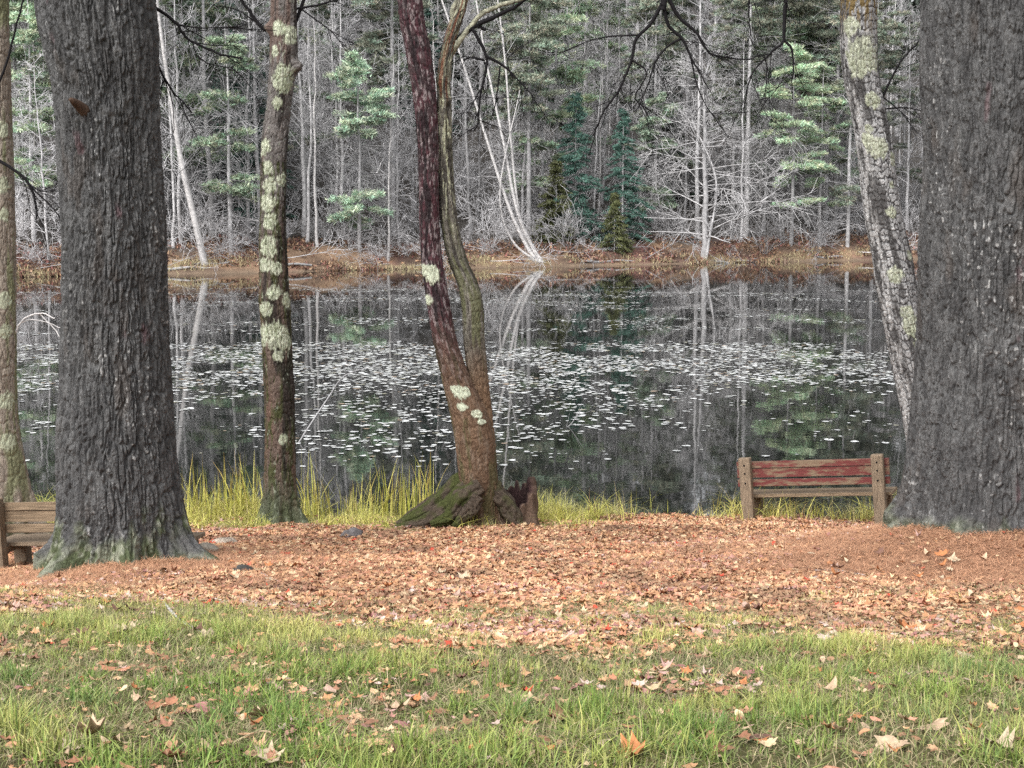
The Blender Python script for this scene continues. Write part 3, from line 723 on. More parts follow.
# --- leaning white lichened trunk at the right
Yb = 18.2
lich3 = [(ang(a), lz(py, Yb), r * Yb / F) for a, py, r in [(-.6, 28, 10), (0, 55, 18), (-.3, 68, 12), (.3, 62, 12), (.2, 102, 9), (-.4, 130, 5), (-.1, 148, 12), (-.5, 140, 8), (.8, 160, 7), (.3, 212, 6), (-.2, 274, 8),
         (.4, 325, 14), (.6, 340, 10), (.1, 312, 7), (.8, 255, 5), (.5, 185, 4)]]
def paint_b(TH, ZZ, hgt, ridge, cid, fine, cx, sy):
    n = fbm(cx * 3, sy * 3, ZZ * 2.4, seed=97); n2 = fbm(cx * 8, sy * 8, ZZ * 7, seed=98)
    c = mix((.19, .188, .187), (.40, .396, .392), cid)
    c = mix((.05, .047, .048), c, sstep(.15, .95, ridge + (n2 - .5) * 1.3))
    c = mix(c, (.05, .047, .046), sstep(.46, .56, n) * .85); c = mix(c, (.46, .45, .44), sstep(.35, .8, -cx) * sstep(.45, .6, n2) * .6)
    top = sstep(lz(45, Yb), lz(10, Yb), ZZ) * sstep(.45, .55, n2); c = mix(c, (.14, .10, .045), top)
    L = blobs(TH, ZZ, cx, sy, .21, lich3, 99); c = mix(c, mix((.24, .255, .18), (.42, .435, .34), sstep(.3, .65, fbm(cx * 14, sy * 14, ZZ * 18, seed=80))), L * (.5 + .5 * sstep(.32, .5, fbm(cx * 11, sy * 11, ZZ * 16, seed=81))))
    return L * .003, c
b_ctrl = [(852, -500, 30), (858, -150, 34), (859, 0, 36), (859, 40, 37), (861, 75, 36), (868, 110, 35), (875, 146, 36), (879, 182, 36), (884, 219, 37), (892, 256, 39), (897, 290, 40),
          (904, 325, 40), (911, 358, 41), (920, 400, 42), (930, 450, 44), (936, 500, 48), (938, 540, 52)]
bb = at(936, 515, Yb); zb = gz1(bb[0], bb[1]) - .12
me, org, b_info = trunk(b_ctrl, Yb, 170, .010, zb, paint_b, flare=(.06, .15, 4, .5), depth=.013, cells=(27, .085), seed=35)
BT = tree_root(org, 'leaning_tree', 'pale scaly trunk blotched with lichen, leaning out from behind the right pine')
link('trunk', me, M_bark, BT)

# --- twin stemmed tree in the middle, on an old stump
Yc = 18.6
def paint_c1(TH, ZZ, hgt, ridge, cid, fine, cx, sy):
    n2 = fbm(cx * 7, sy * 7, ZZ * 7, seed=108); n = fbm(cx * 3, sy * 3, ZZ * 2.2, seed=107)
    n3 = fbm(cx * 5 + 8, sy * 5, ZZ * 11, seed=106, o=4)
    c = mix((.032, .022, .024), (.075, .05, .052), cid)
    c = mix(c, (.085, .036, .043), sstep(.46, .58, n3) * .75)
    c = mix(c, (.26, .215, .215), sstep(.57, .63, fbm(cx * 6, sy * 6, ZZ * 16, seed=105, o=4)) * .75)
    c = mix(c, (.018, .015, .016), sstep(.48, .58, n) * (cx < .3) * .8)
    low = sstep(lz(300, Yc), lz(420, Yc), ZZ + .5 * (n - .5))
    c = mix(c, mix(mix((.085, .052, .034), (.17, .11, .072), cid), (.22, .17, .13), sstep(.5, .7, n2) * .5), low)
    c = mix(c, (.075, .08, .035), sstep(.5, .62, n) * low * .6)
    L = blobs(TH, ZZ, cx, sy, .14, [(ang(a), lz(py, Yc), r * Yc / F) for a, py, r in [(-.1, 274, 10), (-.8, 270, 7), (.0, 390, 7), (-.2, 405, 4), (.5, 412, 4), (-.8, 300, 6), (.6, 420, 3)]], 109)
    c = mix(c, (.47, .50, .38), L)
    return L * .01, c
def paint_c2(TH, ZZ, hgt, ridge, cid, fine, cx, sy):
    n2 = fbm(cx * 6, sy * 6, ZZ * 6, seed=118); n = fbm(cx * 3, sy * 3, ZZ * 1.8, seed=117)
    c = mix((.10, .09, .075), (.21, .195, .165), cid); c = mix(c, (.10, .105, .05), sstep(.46, .6, n) * .75); c = mix(c, (.035, .03, .028), sstep(.5, .6, fbm(cx * 2 + 7, sy * 2, ZZ * 1.4, seed=119)) * .7)
    c = mix(c, (.43, .43, .30), sstep(.55, .63, n2) * .85 * sstep(lz(270, Yc), lz(170, Yc), ZZ))
    c = mix(c, (.16, .06, .04), sstep(.56, .64, n) * sstep(lz(130, Yc), lz(80, Yc), ZZ) * .8)
    c = mix(c, mix((.13, .08, .05), (.21, .14, .09), cid), sstep(lz(330, Yc), lz(400, Yc), ZZ))
    return 0 * ZZ, c
c1 = [(396, -500, 20), (404, -150, 22), (410, 0, 24), (418, 50, 25), (425, 100, 23), (428, 150, 21), (429, 200, 20), (431, 250, 21), (438, 300, 23), (445, 340, 24), (456, 378, 29), (466, 405, 36), (474, 436, 40),
      (478, 475, 40), (481, 505, 36), (482, 545, 36)]
bc = at(482, 522, Yc); zb = gz1(bc[0], bc[1]) - .14
me, org, c_info = trunk(c1, Yc, 150, .011, zb, paint_c1, flare=(.05, .12, 4, .5), depth=.012, cells=(12, .16), seed=45)
CT = tree_root(org, 'twin_stem_tree', 'twin stemmed tree, one stem dark red and one mossy, rooted on a hollow stump')
link('stem', me, M_bark, CT)['label'] = 'dark red flaking stem'
c2 = [(486, -160, 9), (474, -60, 10), (463, 0, 11), (456, 22, 13), (449, 44, 12), (445, 66, 14), (444, 85, 13), (444, 115, 15), (445, 150, 15), (447, 200, 17), (450, 228, 18), (457, 258, 20), (467, 283, 22), (472, 305, 23), (474, 340, 22), (478, 380, 22), (481, 420, 24), (482, 450, 28)]
me, org2, c2i = trunk(c2, Yc + .12, 120, .011, lz(448, Yc), paint_c2, depth=.013, cells=(11, .15), seed=55, knobs=[(ang(.5), lz(100, Yc), .06, .035), (ang(-.6), lz(80, Yc), .07, .03), (ang(.3), lz(230, Yc), .1, .02)])
o = link('stem', me, M_bark, CT); o.location = tuple(org2 - org); o['label'] = 'mossy crooked stem'
# root buttress (left) and hollow stump (right)
def lumpy(name, parent, pts, rads, sides, mossy, seed, squash=1.0):
    P = spline(pts, 60); R = np.interp(np.linspace(0, 1, 60), np.linspace(0, 1, len(rads)), rads)
    th = np.linspace(0, 2 * math.pi, sides, endpoint=False)
    T_ = np.gradient(P, axis=0); T_ /= np.linalg.norm(T_, axis=1)[:, None]
    A = np.cross(T_, (0, 0, 1.)); A /= np.linalg.norm(A, axis=1)[:, None]; B = np.cross(A, T_)
    tt_, ss_ = np.repeat(th[None], 60, 0), np.repeat(np.arange(60)[:, None], sides, 1)
    n = fbm(np.cos(tt_) * 2.5 + 9, np.sin(tt_) * 2.5 + 9, ss_ * .09, seed=seed, o=4); rg = np.abs(vnoise(np.cos(tt_ + ss_ * .02) * 5 + 9, np.sin(tt_ + ss_ * .02) * 5 + 9, ss_ * .05, seed=seed + 3) - .5) * 2
    rr = R[:, None] * (.42 + .9 * n + .34 * np.minimum(rg * 3, 1))
    V = P[:, None] + rr[..., None] * (np.cos(th)[None, :, None] * A[:, None] + squash * np.sin(th)[None, :, None] * B[:, None])
    i = np.arange(60 * sides).reshape(60, sides); j = np.roll(i, -1, 1)
    Q = np.stack([i[:-1], j[:-1], j[1:], i[1:]], -1).reshape(-1, 4)
    Vf = V.reshape(-1, 3)
    m2 = fbm(Vf[:, 0] * 9, Vf[:, 1] * 9, Vf[:, 2] * 9, seed=seed + 1)
    c = mix((.045, .034, .026), (.11, .085, .065), m2); c = mix(c, (.055, .062, .022), sstep(.42, .58, fbm(Vf[:, 0] * 5, Vf[:, 1] * 5, Vf[:, 2] * 5, seed=seed + 2)) * mossy)
    o = link(name, mesh_np(name, Vf - np.array(parent.location), [Q], c, True), M_bark, parent); return o
for q_, (pts_, yy, ra) in enumerate([([(478, 462), (462, 484), (438, 505), (412, 520), (386, 529)], 18.75, (.10, .13, .11, .08, .03)), ([(480, 470), (466, 490), (446, 508), (424, 521), (398, 530)], 18.55, (.08, .12, .10, .08, .03)),
        ([(478, 484), (464, 501), (448, 515), (430, 526)], 18.35, (.09, .11, .08, .04)), ([(482, 480), (456, 494), (430, 508), (408, 519)], 19.0, (.12, .14, .10, .05)), ([(480, 498), (470, 512), (456, 527)], 18.25, (.08, .09, .03)),
        ([(490, 484), (502, 500), (512, 516), (522, 530)], 18.6, (.10, .11, .10, .05)), ([(474, 474), (455, 497), (436, 516)], 18.9, (.12, .13, .09))]):
    rq = random.Random(q_)
    lumpy('root', CT, [at(a_ + rq.uniform(-3, 3), b_ + rq.uniform(-2, 2), yy - .05 * n_) for n_, (a_, b_) in enumerate(pts_)], [r_ * .92 for r_ in ra], 40, 1.0 if q_ != 5 else .5, 5 + q_ * 3)
# stump: jagged ring with a dark cavity, open toward the viewer
def stump():
    ctr = at(514, 522, 18.75); zb = gz1(ctr[0], ctr[1]) - .08; nt_, nz = 72, 34
    th = np.linspace(0, 2 * math.pi, nt_, endpoint=False); out = []; 
    topz = .46 + .18 * (vnoise(np.cos(th) * 2.4 + 7, np.sin(th) * 2.4 + 7, seed=5) - .35) + .10 * np.exp(-((th - .5) / .3) ** 2) + .16 * (vnoise(th * 7, th * 0, seed=6) - .5) + .10 * (vnoise(th * 17, th * 0, seed=16) - .5)
    gap = np.exp(-(((th - (1.5 * math.pi - .15) + math.pi) % (2 * math.pi) - math.pi) / .42) ** 4)
    topz = topz * (1 - .60 * gap)
    R0 = .27
    rings = []
    for k in range(nz):
        t = k / (nz - 1); z = t * topz
        r = R0 * (1 + .25 * math.exp(-t * 5)) * (1 + .16 * (vnoise(np.cos(th) * 3 + 4, np.sin(th) * 3 + 4, z * 3, seed=9) - .5) * 2 + .10 * (vnoise(np.cos(th) * 9, np.sin(th) * 9, z * 6, seed=8) - .5))
        rings.append(np.stack([r * np.cos(th), r * .85 * np.sin(th), z], 1))
    for k in range(10):
        t = k / 9; z = topz * (1 - t * .95); r = R0 * (.74 - .12 * t) * (1 + .2 * (vnoise(np.cos(th) * 4, np.sin(th) * 4, z * 5, seed=19) - .5))
        rings.append(np.stack([r * np.cos(th), r * .85 * np.sin(th), z], 1))
    V = np.concatenate(rings); k = len(rings); i = np.arange(k * nt_).reshape(k, nt_); j = np.roll(i, -1, 1)
    Q = np.stack([i[:-1], j[:-1], j[1:], i[1:]], -1).reshape(-1, 4)
    n = fbm(V[:, 0] * 10, V[:, 1] * 10, V[:, 2] * 5, seed=14)
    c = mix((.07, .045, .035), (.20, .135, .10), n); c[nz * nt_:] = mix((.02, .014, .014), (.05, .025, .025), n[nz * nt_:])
    V = V + np.array((ctr[0], ctr[1], zb)) - np.array(CT.location)
    o = link('stump', mesh_np('stump', V, [Q], c, True), M_bark, CT); o['label'] = 'rotten hollow stump'
stump()

# --- dark limbs and twigs that hang into the picture
def limb(parent, name, trunk_pts, kids, Y, w0, mat, label=None, seed=0, sub=True):
    """pixel polylines; the first starts inside its trunk"""
    r_ = np.random.RandomState(seed); T = Tubes(); org = np.array(parent.location)
    def run(pts, wa, wb, yy):
        W = np.array([at(p[0], p[1], yy + (p[2] if len(p) > 2 else 0)) for p in pts]); n = 6 * len(pts); P = spline(W, n)
        P = P + np.cumsum(r_.normal(0, .006, (n, 3)), 0) * np.linspace(0, 1, n)[:, None]
        rad = np.linspace(wa, wb, n) * Y / F / 2; T.add(P - org, rad * (.9 if mat is M_darktwig else 1), 6)
        if sub:
            for k in range(max(2, n // 5)):
                i = r_.randint(n // 3, n - 1); d = P[i + 1] - P[i]; d /= np.linalg.norm(d) + 1e-9
                twiggy(T, r_, P[i] - org, d + r_.normal(0, .55, 3) + (0, 0, -.2), r_.uniform(.25, .75), .006, 1, -.03, .14, 3, .0028)
    run(trunk_pts, w0, w0 * .55, Y)
    for (pts, wa, wb) in kids: run(pts, wa, wb, Y)
    o = link(name, T.mesh(name), mat, parent)
    if label: o['label'] = label
    return o
limb(CT, 'limb', [(475, -62, .12), (490, -75), (530, -85), (590, -85), (640, -50), (660, -10), (663, 8)],
     [([(662, 4), (650, 25), (636, 40), (631, 62), (618, 90), (606, 108), (596, 130), (588, 160)], 5, 1.2), ([(664, 6), (668, 24), (682, 38), (692, 60), (706, 84)], 5, 1.2),
      ([(682, 38), (668, 46), (656, 62), (650, 84), (640, 112)], 3, 1), ([(667, -5), (678, 16), (694, 32), (706, 52), (724, 56), (748, 57)], 5, 1.2), ([(632, 60), (646, 72), (634, 96), (642, 108)], 2.5, 1),
      ([(690, 55), (700, 95), (722, 130)], 2, .8), ([(640, 35), (600, 38), (560, 52)], 2.5, .8)], Yc, 13, M_darktwig, 'dark bare limb drooping from above', 3)
limb(CT, 'limb', [(458, 40, .12), (468, 30), (476, 25), (484, 28)],
     [([(478, 24), (500, 14), (520, 3), (545, -20)], 6, 3), ([(472, 28), (484, 50), (486, 66), (480, 92), (476, 125), (462, 128)], 4.5, 1), ([(486, 56), (502, 66), (520, 84), (542, 112)], 4, 1),
      ([(500, 66), (499, 90), (497, 118)], 2.5, .8), ([(484, 60), (472, 58), (466, 60)], 3, 2), ([(480, 90), (470, 110)], 2, .8), ([(512, 78), (508, 58), (530, 40)], 2, .8)], Yc + .1, 7, M_darktwig, 'dark crooked twiggy limb', 4)
limb(CT, 'limb', [(450, 56, .12), (458, 44), (470, 28), (484, 13), (503, 5), (540, -6), (590, -30)], [([(456, 30), (452, 10), (462, -14), (468, -50)], 6, 4)], Yc + .1, 6.5, M_lichbark, 'grey green lichened limb', 5, False)
limb(BT, 'limb', [(858, -60), (830, -70), (800, -50), (786, -10), (785, 10)],
     [([(785, 5), (784, 30), (783, 40), (772, 48), (764, 56), (748, 74), (739, 106)], 4.5, 1.2), ([(784, 40), (792, 50), (794, 66), (794, 90)], 3.5, 1), ([(800, -50), (756, -20), (750, 10), (753, 44)], 4, 1),
      ([(764, 56), (770, 80)], 2, .8)], Yb, 8, M_darktwig, 'thin dark limb hanging beside the trunk', 6)
limb(BT, 'limb', [(872, 120), (898, 66), (925, 38)], [([(880, 95), (912, 120)], 2, .8), ([(872, 110), (905, 108), (922, 112)], 2.4, 1)], Yb, 3, M_darktwig, None, 7)
limb(LT, 'limb', [(140, 2, -.3), (158, 10), (176, 24), (192, 42), (216, 55), (246, 62)], [([(176, 24), (205, 28), (250, 24)], 2, .8), ([(192, 42), (200, 60), (232, 68)], 1.6, .7)], 14.2, 4.2, M_darktwig, 'thin dark branch', 8)
limb(LT, 'limb', [(145, 50, -.2), (158, 66), (168, 84), (180, 94), (192, 108)], [], 14.2, 3, M_darktwig, 'thin dark branch', 9)
limb(FT, 'limb', [(-2, 160), (14, 170), (28, 184), (34, 205), (34, 222)], [([(28, 184), (50, 205), (62, 218)], 2.2, 1), ([(20, 176), (40, 190), (60, 188)], 1.8, .8)], 16.8, 4, M_darktwig, 'crooked dark twig', 10)
limb(FT, 'limb', [(-4, 90), (8, 60), (16, 30), (26, -4), (30, -60)], [], 16.8, 3, M_darktwig, None, 11, False)
limb(FT, 'limb', [(2, 345), (14, 335), (22, 322), (40, 314), (58, 318)], [([(40, 314), (52, 326), (62, 340)], 1.4, .8), ([(22, 322), (36, 318), (62, 322)], 1.4, .7)], 17, 2.2, M_birch, 'pale arching twig', 12, False)
limb(SL, 'limb', [(282, 66), (296, 20), (310, -20), (330, -70)], [], Yl, 5, M_darktwig, None, 13, False)
limb(SL, 'limb', [(274, 30), (262, 28), (250, 12), (238, -6), (220, -40)], [([(262, 27), (240, 10), (226, 6)], 2, .8)], Yl, 5, M_darktwig, None, 14)
limb(SL, 'limb', [(288, 10), (320, 4), (352, -8)], [([(300, 8), (330, 30), (356, 52)], 2, .8)], Yl, 3, M_darktwig, None, 15)

# ------------------------------------------------------------------ benches
def box(x0, x1, y0, y1, z0, z1, bev=.008, jag=None):
    bm = bmesh.new(); bmesh.ops.create_cube(bm, size=1.0)
    for v in bm.verts:
        v.co = Vector(((x0 + x1) / 2 + v.co.x * (x1 - x0), (y0 + y1) / 2 + v.co.y * (y1 - y0), (z0 + z1) / 2 + v.co.z * (z1 - z0)))
    bmesh.ops.bevel(bm, geom=bm.edges[:], offset=bev, segments=2, profile=.6, affect='EDGES')
    if jag:
        r_ = random.Random(jag)
        for v in bm.verts: v.co += Vector((r_.uniform(-1, 1), r_.uniform(-1, 1), r_.uniform(-1, 1))) * .0025
    me = bpy.data.meshes.new('plank'); bm.to_mesh(me); bm.free(); return me
def bench(L, R, S, label, mboard, mpost, mseat):
    L, R = Vector(L), Vector(R); d = (R - L); W = d.length; bx = d.normalized(); up = Vector((0, 0, 1)); up = (up - bx * up.dot(bx)).normalized(); by = up.cross(bx)
    o = empty('park_bench'); o.matrix_world = Matrix(((bx.x, by.x, up.x, L.x), (bx.y, by.y, up.y, L.y), (bx.z, by.z, up.z, L.z), (0, 0, 0, 1)))
    tag(o, label, 'bench')
    for x in (0, W):
        link('rear_post', box(x - .075, x + .075, -.06, .06, -.25, .80 * S, .018, 3), mpost, o)
        link('front_leg', box(x - .07, x + .07, .40, .52, -.45, .253 * S, .012, 4), mpost, o)
        link('seat_support', box(x - .04, x + .04, .062, .398,   .18 * S, .253 * S, .01, 5), mpost, o)
    for k, (z0, z1) in enumerate(((.65, .735), (.53, .643), (.412, .503))):
        link('back_board', box(-.13, W + .13, .062, .105, z0 * S, z1 * S, .006, 6 + k), mboard, o)
    for x in (0, W):
        for zz in (.705, .60, .475):
            bm = bmesh.new(); bmesh.ops.create_uvsphere(bm, u_segments=10, v_segments=6, radius=.013)
            for v in bm.verts: v.co = Vector((v.co.x + x, v.co.y * .6 - .062, v.co.z + zz * S))
            mb = bpy.data.meshes.new('bolt'); bm.to_mesh(mb); bm.free(); link('bolt', mb, M_darktwig, o)
    for k, (y0, y1) in enumerate(((.135, .34), (.355, .56))):
        link('seat_board', box(-.13, W + .13, y0, y1, -.065 + .32 * S, -.065 + .362 * S, .006, 9 + k), mseat, o)
    return o
bench(at(749, 519, 19.6), at(881, 517.5, 18.95), 1.0, 'red bench with peeling paint, seen from behind, facing the pond', M_red, M_post, M_wood)
bench(at(0, 572, 14.9), at(172, 571, 14.55), .92, 'plain brown weathered bench half hidden by the thick left trunk', M_wood, M_post, M_post)

# ------------------------------------------------------------------ lily pads
def pad_template(n=11):
    a = np.linspace(.18, 2 * math.pi - .18, n); return np.concatenate([[(0, 0)], np.stack([np.cos(a), np.sin(a)], 1)])
def pad_px(X, Y): return 512 + F * X / Y, 215 + F * CAMZ / Y
def pad_density(X, Y):
    px, py = pad_px(X, Y)
    n = .6 * fbm(X * .5, Y * .36, seed=201, o=4) + .4 * vnoise(X * 1.9, Y * .9, seed=202); n2 = fbm(X * .13 + 9, Y * .10, seed=203, o=3)
    d = sstep(340, 348, py) * sstep(415, 370, py) * (1.25 + .3 * (px < 640)) * sstep(.34, .52, n)
    d = np.maximum(d, sstep(370, 385, py) * sstep(478, 440, py) * .6 * sstep(.44, .60, n) * sstep(.33, .5, n2 + .06 * (px < 600)))
    d = np.maximum(d, .55 * np.exp(-((px - 368) / 34) ** 2 - ((py - 389) / 5.5) ** 2))
    d = np.maximum(d, .8 * np.exp(-((px - 380) / 18) ** 2 - ((py - 388) / 4) ** 2))
    d = np.maximum(d, 1. * np.exp(-((px - 42) / 22) ** 2 - ((py - 424) / 2.5) ** 2))
    d = np.maximum(d, .9 * np.exp(-((px - 430) / 90) ** 2 - ((py - 298.5) / 1.6) ** 2)); d = np.maximum(d, .8 * np.exp(-((px - 560) / 55) ** 2 - ((py - 295) / 1.3) ** 2))
    d = np.maximum(d, .5 * sstep(.60, .68, fbm(X * .22, Y * .55, seed=205, o=2)) * sstep(283, 290, py) * sstep(342, 320, py))
    d = np.maximum(d, .9 * np.exp(-((px - 668) / 26) ** 2 - ((py - 318) / 1.4) ** 2)); d = np.maximum(d, .9 * np.exp(-((px - 25) / 40) ** 2 - ((py - 333) / 1.4) ** 2))
    d = d * np.where((px > 720) & (py > 385), .22, 1)
    return d * (py < 486)
Rp = np.random.RandomState(210)
N0 = 160000; Yp = np.sqrt(Rp.uniform(22.5 ** 2, 90 ** 2, N0)); Xp = Rp.uniform(-.36, .36, N0) * Yp
keep = Rp.uniform(0, 1, N0) < pad_density(Xp, Yp) * .66
Xp, Yp = Xp[keep], Yp[keep]; Rad = .016 + .070 * Rp.uniform(0, 1, len(Xp)) ** 1.6; 
order = np.argsort(-(Rad / Yp)); Xp, Yp, Rad = Xp[order], Yp[order], Rad[order]
tmpl = pad_template()
def pad_geo(rad, r_, n):
    P = tmpl[None] * rad[:, None, None] * (1 + r_.uniform(-.12, .12, (n, len(tmpl), 1)))
    a = r_.uniform(0, 6.28, n); ca, sa = np.cos(a)[:, None], np.sin(a)[:, None]
    x = P[..., 0] * ca - P[..., 1] * sa; y = P[..., 0] * sa + P[..., 1] * ca
    rr = np.hypot(P[..., 0], P[..., 1]) / rad[:, None]
    z = .006 + rad[:, None] * (.10 * rr ** 3 * r_.uniform(0, 1.4, (n, 1)) * (.5 + .5 * np.sin(np.arange(len(tmpl))[None] * r_.uniform(.3, 1.2, (n, 1)) + a[:, None]))) + np.abs(x * r_.normal(0, .03, (n, 1)) + y * r_.normal(0, .03, (n, 1)))
    return np.stack([x, y, z], -1)
k = len(tmpl); padF = np.array([(0, i, i + 1) for i in range(1, k - 1)])
var = []
for q in range(12):
    g = pad_geo(np.array([.1]), Rp, 1)[0]; var.append(mesh_np('lily_pad', g, [padF], None))
for q in range(min(300, len(Xp))):
    o = link('lily_pad', var[q % 12], M_pad, None, (Xp[q], Yp[q], 0)); s = Rad[q] / .1
    o.scale = (s, s, s); o.rotation_euler = (0, 0, Rp.uniform(0, 6.28))
    tag(o, 'pale round lily pad floating among many on the near half of the pond', 'lily pad', 'lily pads nearest the bank')
Xr, Yr, Rr = Xp[300:], Yp[300:], Rad[300:]; n = len(Xr)
G = pad_geo(Rr, Rp, n) + np.stack([Xr, Yr, 0 * Xr], -1)[:, None]
pc = np.array([(.56, .57, .56), (.62, .63, .63), (.42, .43, .40), (.60, .60, .58), (.25, .24, .17), (.30, .22, .15)]); cc = np.repeat(pc[Rp.choice(6, n, p=[.3, .25, .2, .15, .06, .04])] * Rp.uniform(.7, 1.2, (n, 1)), k, 0)  # pale greys have the sky sheen painted in; a few pads are brown
Fp = (padF[None] + (np.arange(n) * k)[:, None, None]).reshape(-1, 3)
tag(link('lily_pads', mesh_np('lily_pads', G.reshape(-1, 3), [Fp], cc), M_padm), 'wide field of pale lily pads across the dark pond', 'lily pads', kind='stuff')

# ------------------------------------------------------------------ grass, reeds
def blades(X, Y, Z, H, W, C, r_, lean=.5, nseg=3, tipcol=None):
    n = len(X); a = r_.uniform(0, 6.28, n); le = np.abs(r_.normal(0, lean, n)) * H
    t = np.linspace(0, 1, nseg + 1); fa = a + r_.uniform(-.9, .9, n) + math.pi / 2
    V = []; Cc = []
    for k, tt in enumerate(t):
        off = le * tt ** 1.8; z = H * tt * (1 - .30 * np.minimum(le / H, 1.5) * tt)
        cx = X + np.cos(a) * off; cy = Y + np.sin(a) * off; cz = Z + z
        wd = W * (1 - tt ** 2) * .5 if k < nseg else None
        cl = C if tipcol is None else C * (1 - tt ** 2)[..., None] + tipcol * (tt ** 2)[..., None] if not np.isscalar(tt) else (C if tipcol is None else C * (1 - tt * tt) + tipcol * tt * tt)
        if k < nseg:
            V.append(np.stack([cx - np.cos(fa) * wd, cy - np.sin(fa) * wd, cz], -1)); V.append(np.stack([cx + np.cos(fa) * wd, cy + np.sin(fa) * wd, cz], -1)); Cc += [cl, cl]
        else:
            V.append(np.stack([cx, cy, cz], -1)); Cc.append(cl)
    V = np.stack(V, 1); Cc = np.stack(Cc, 1); m = 2 * nseg + 1; b = (np.arange(n) * m)[:, None]
    Qs = np.concatenate([b + np.array([[2 * k, 2 * k + 1, 2 * k + 3, 2 * k + 2]]) for k in range(nseg - 1)]); Ts = b + np.array([[2 * nseg - 2, 2 * nseg - 1, 2 * nseg]])
    return V.reshape(-1, 3), Qs, Ts, Cc.reshape(-1, 3)

Rg = np.random.RandomState(301)
n = 300000
Yg = np.sqrt(Rg.uniform(4.3 ** 2, 11.6 ** 2, n)); Xg = Rg.uniform(-.38, .38, n) * Yg
ge = grass_edge(Xg, Yg); tuft = .5 * fbm(Xg * 2.2, Yg * 2.2, seed=311, o=2) + .5 * vnoise(Xg * 9, Yg * 9, seed=312)
pr = np.maximum(sstep(-1.7, 1.9, ge), .75 * sstep(-3.2, -.6, ge) * sstep(.46, .60, fbm(Xg * 1.3 + 31, Yg * 1.3, seed=317, o=3))) * (.10 + 1.3 * sstep(.42, .70, tuft)) * .54
kp = Rg.uniform(0, 1, n) < pr
Xg, Yg, ge, tuft = Xg[kp], Yg[kp], ge[kp], tuft[kp]; n = len(Xg)
dry = np.clip(.06 + sstep(2.6, -.3, ge) * .75 + .55 * (fbm(Xg * 1.1 + 5, Yg * 1.1, seed=313, o=3) - .40) * 2.4 + Rg.normal(0, .2, n), 0, 1)
green = mix((.06, .125, .022), (.22, .31, .06), Rg.uniform(0, 1, n)); straw = mix((.40, .40, .09), (.54, .45, .20), Rg.uniform(0, 1, n))
bluish = (.085, .14, .085)
Cg = mix(green, bluish, sstep(.5, .7, fbm(Xg * 1.7, Yg * 1.7, seed=315)) * .3); Cg = mix(Cg, straw, dry)
Hg = (.018 + .082 * sstep(.40, .74, tuft)) * Rg.uniform(.5, 1.5, n) * (.55 + .45 * sstep(-.4, 1.2, ge))
V, Qs, Ts, Cc = blades(Xg, Yg, gz(Xg, Yg) - .005, Hg, Rg.uniform(.0032, .0075, n), Cg, Rg, .9)
tag(link('lawn_grass', mesh_np('lawn_grass', V, [Qs, Ts], Cc), M_grass), 'rough green and straw coloured lawn at the front', 'grass', kind='stuff')

# dead thatch lying between the blades
n = 110000; Yt = np.sqrt(Rg.uniform(4.3 ** 2, 12.0 ** 2, n)); Xt = Rg.uniform(-.38, .38, n) * Yt
kp = Rg.uniform(0, 1, n) < sstep(-2.6, .6, grass_edge(Xt, Yt)); Xt, Yt = Xt[kp], Yt[kp]; n = len(Xt)
Ct = mix((.26, .20, .10), (.46, .38, .23), Rg.uniform(0, 1, n)) * Rg.uniform(.5, 1.1, (n, 1)); Ct = mix(Ct, (.14, .19, .05), (Rg.uniform(0, 1, n) < .4) * .8)
V, Qs, Ts, Cc = blades(Xt, Yt, gz(Xt, Yt), Rg.uniform(.02, .07, n), Rg.uniform(.003, .006, n), Ct, Rg, 1.6)
tag(link('dead_grass', mesh_np('dead_grass', V, [Qs, Ts], Cc), M_grass), 'dead straw coloured grass matted under the green blades', 'grass', kind='stuff')

# yellow fringe along the water
n = 60000; Xs = Rg.uniform(-7.2, 6.2, n); Ys = Rg.uniform(17.7, 20.9, n); pxs = 512 + F * Xs / Ys
den = np.where(pxs < 600, .8, .25) * (.1 + sstep(.38, .6, fbm(Xs * 1.6, Ys * 1.6, seed=321))) * np.where(Xs < 1.3, sstep(17.8, 18.8, Ys + .9 * (vnoise(Xs * 2, Ys * 0, seed=322) - .5)), sstep(19.2, 19.7, Ys)) * np.where(pxs < 170, .6, 1) * np.where((pxs > 640) & (pxs < 735), .35, 1)
den = den * (1 - np.exp(-(((Xs - .15) / .42) ** 2) ** 2) * (Ys < 19.1)); kp = Rg.uniform(0, 1, n) < den; Xs, Ys, pxs = Xs[kp], Ys[kp], pxs[kp]; n = len(Xs)
Cs = mix(mix((.42, .42, .08), (.60, .54, .16), Rg.uniform(0, 1, n)), (.26, .32, .07), sstep(.5, .7, fbm(Xs, Ys, seed=325)) * .4); Cs = mix(Cs, (.40, .31, .17), (Rg.uniform(0, 1, n) < .2) * .8)
Hs = Rg.uniform(.10, .40, n) * (.3 + 1.5 * sstep(.35, .7, fbm(Xs * 2.2, Ys * 2.2, seed=323)))
Hs = Hs * np.where(Ys < 19.3, .4, .75)
V, Qs, Ts, Cc = blades(Xs, Ys, gz(Xs, Ys) - .01, Hs, Rg.uniform(.005, .011, n), Cs, Rg, 1.0)
tag(link('shore_grass', mesh_np('shore_grass', V, [Qs, Ts], Cc), M_grass), 'yellow grass fringe along the near water edge', 'grass', kind='stuff')

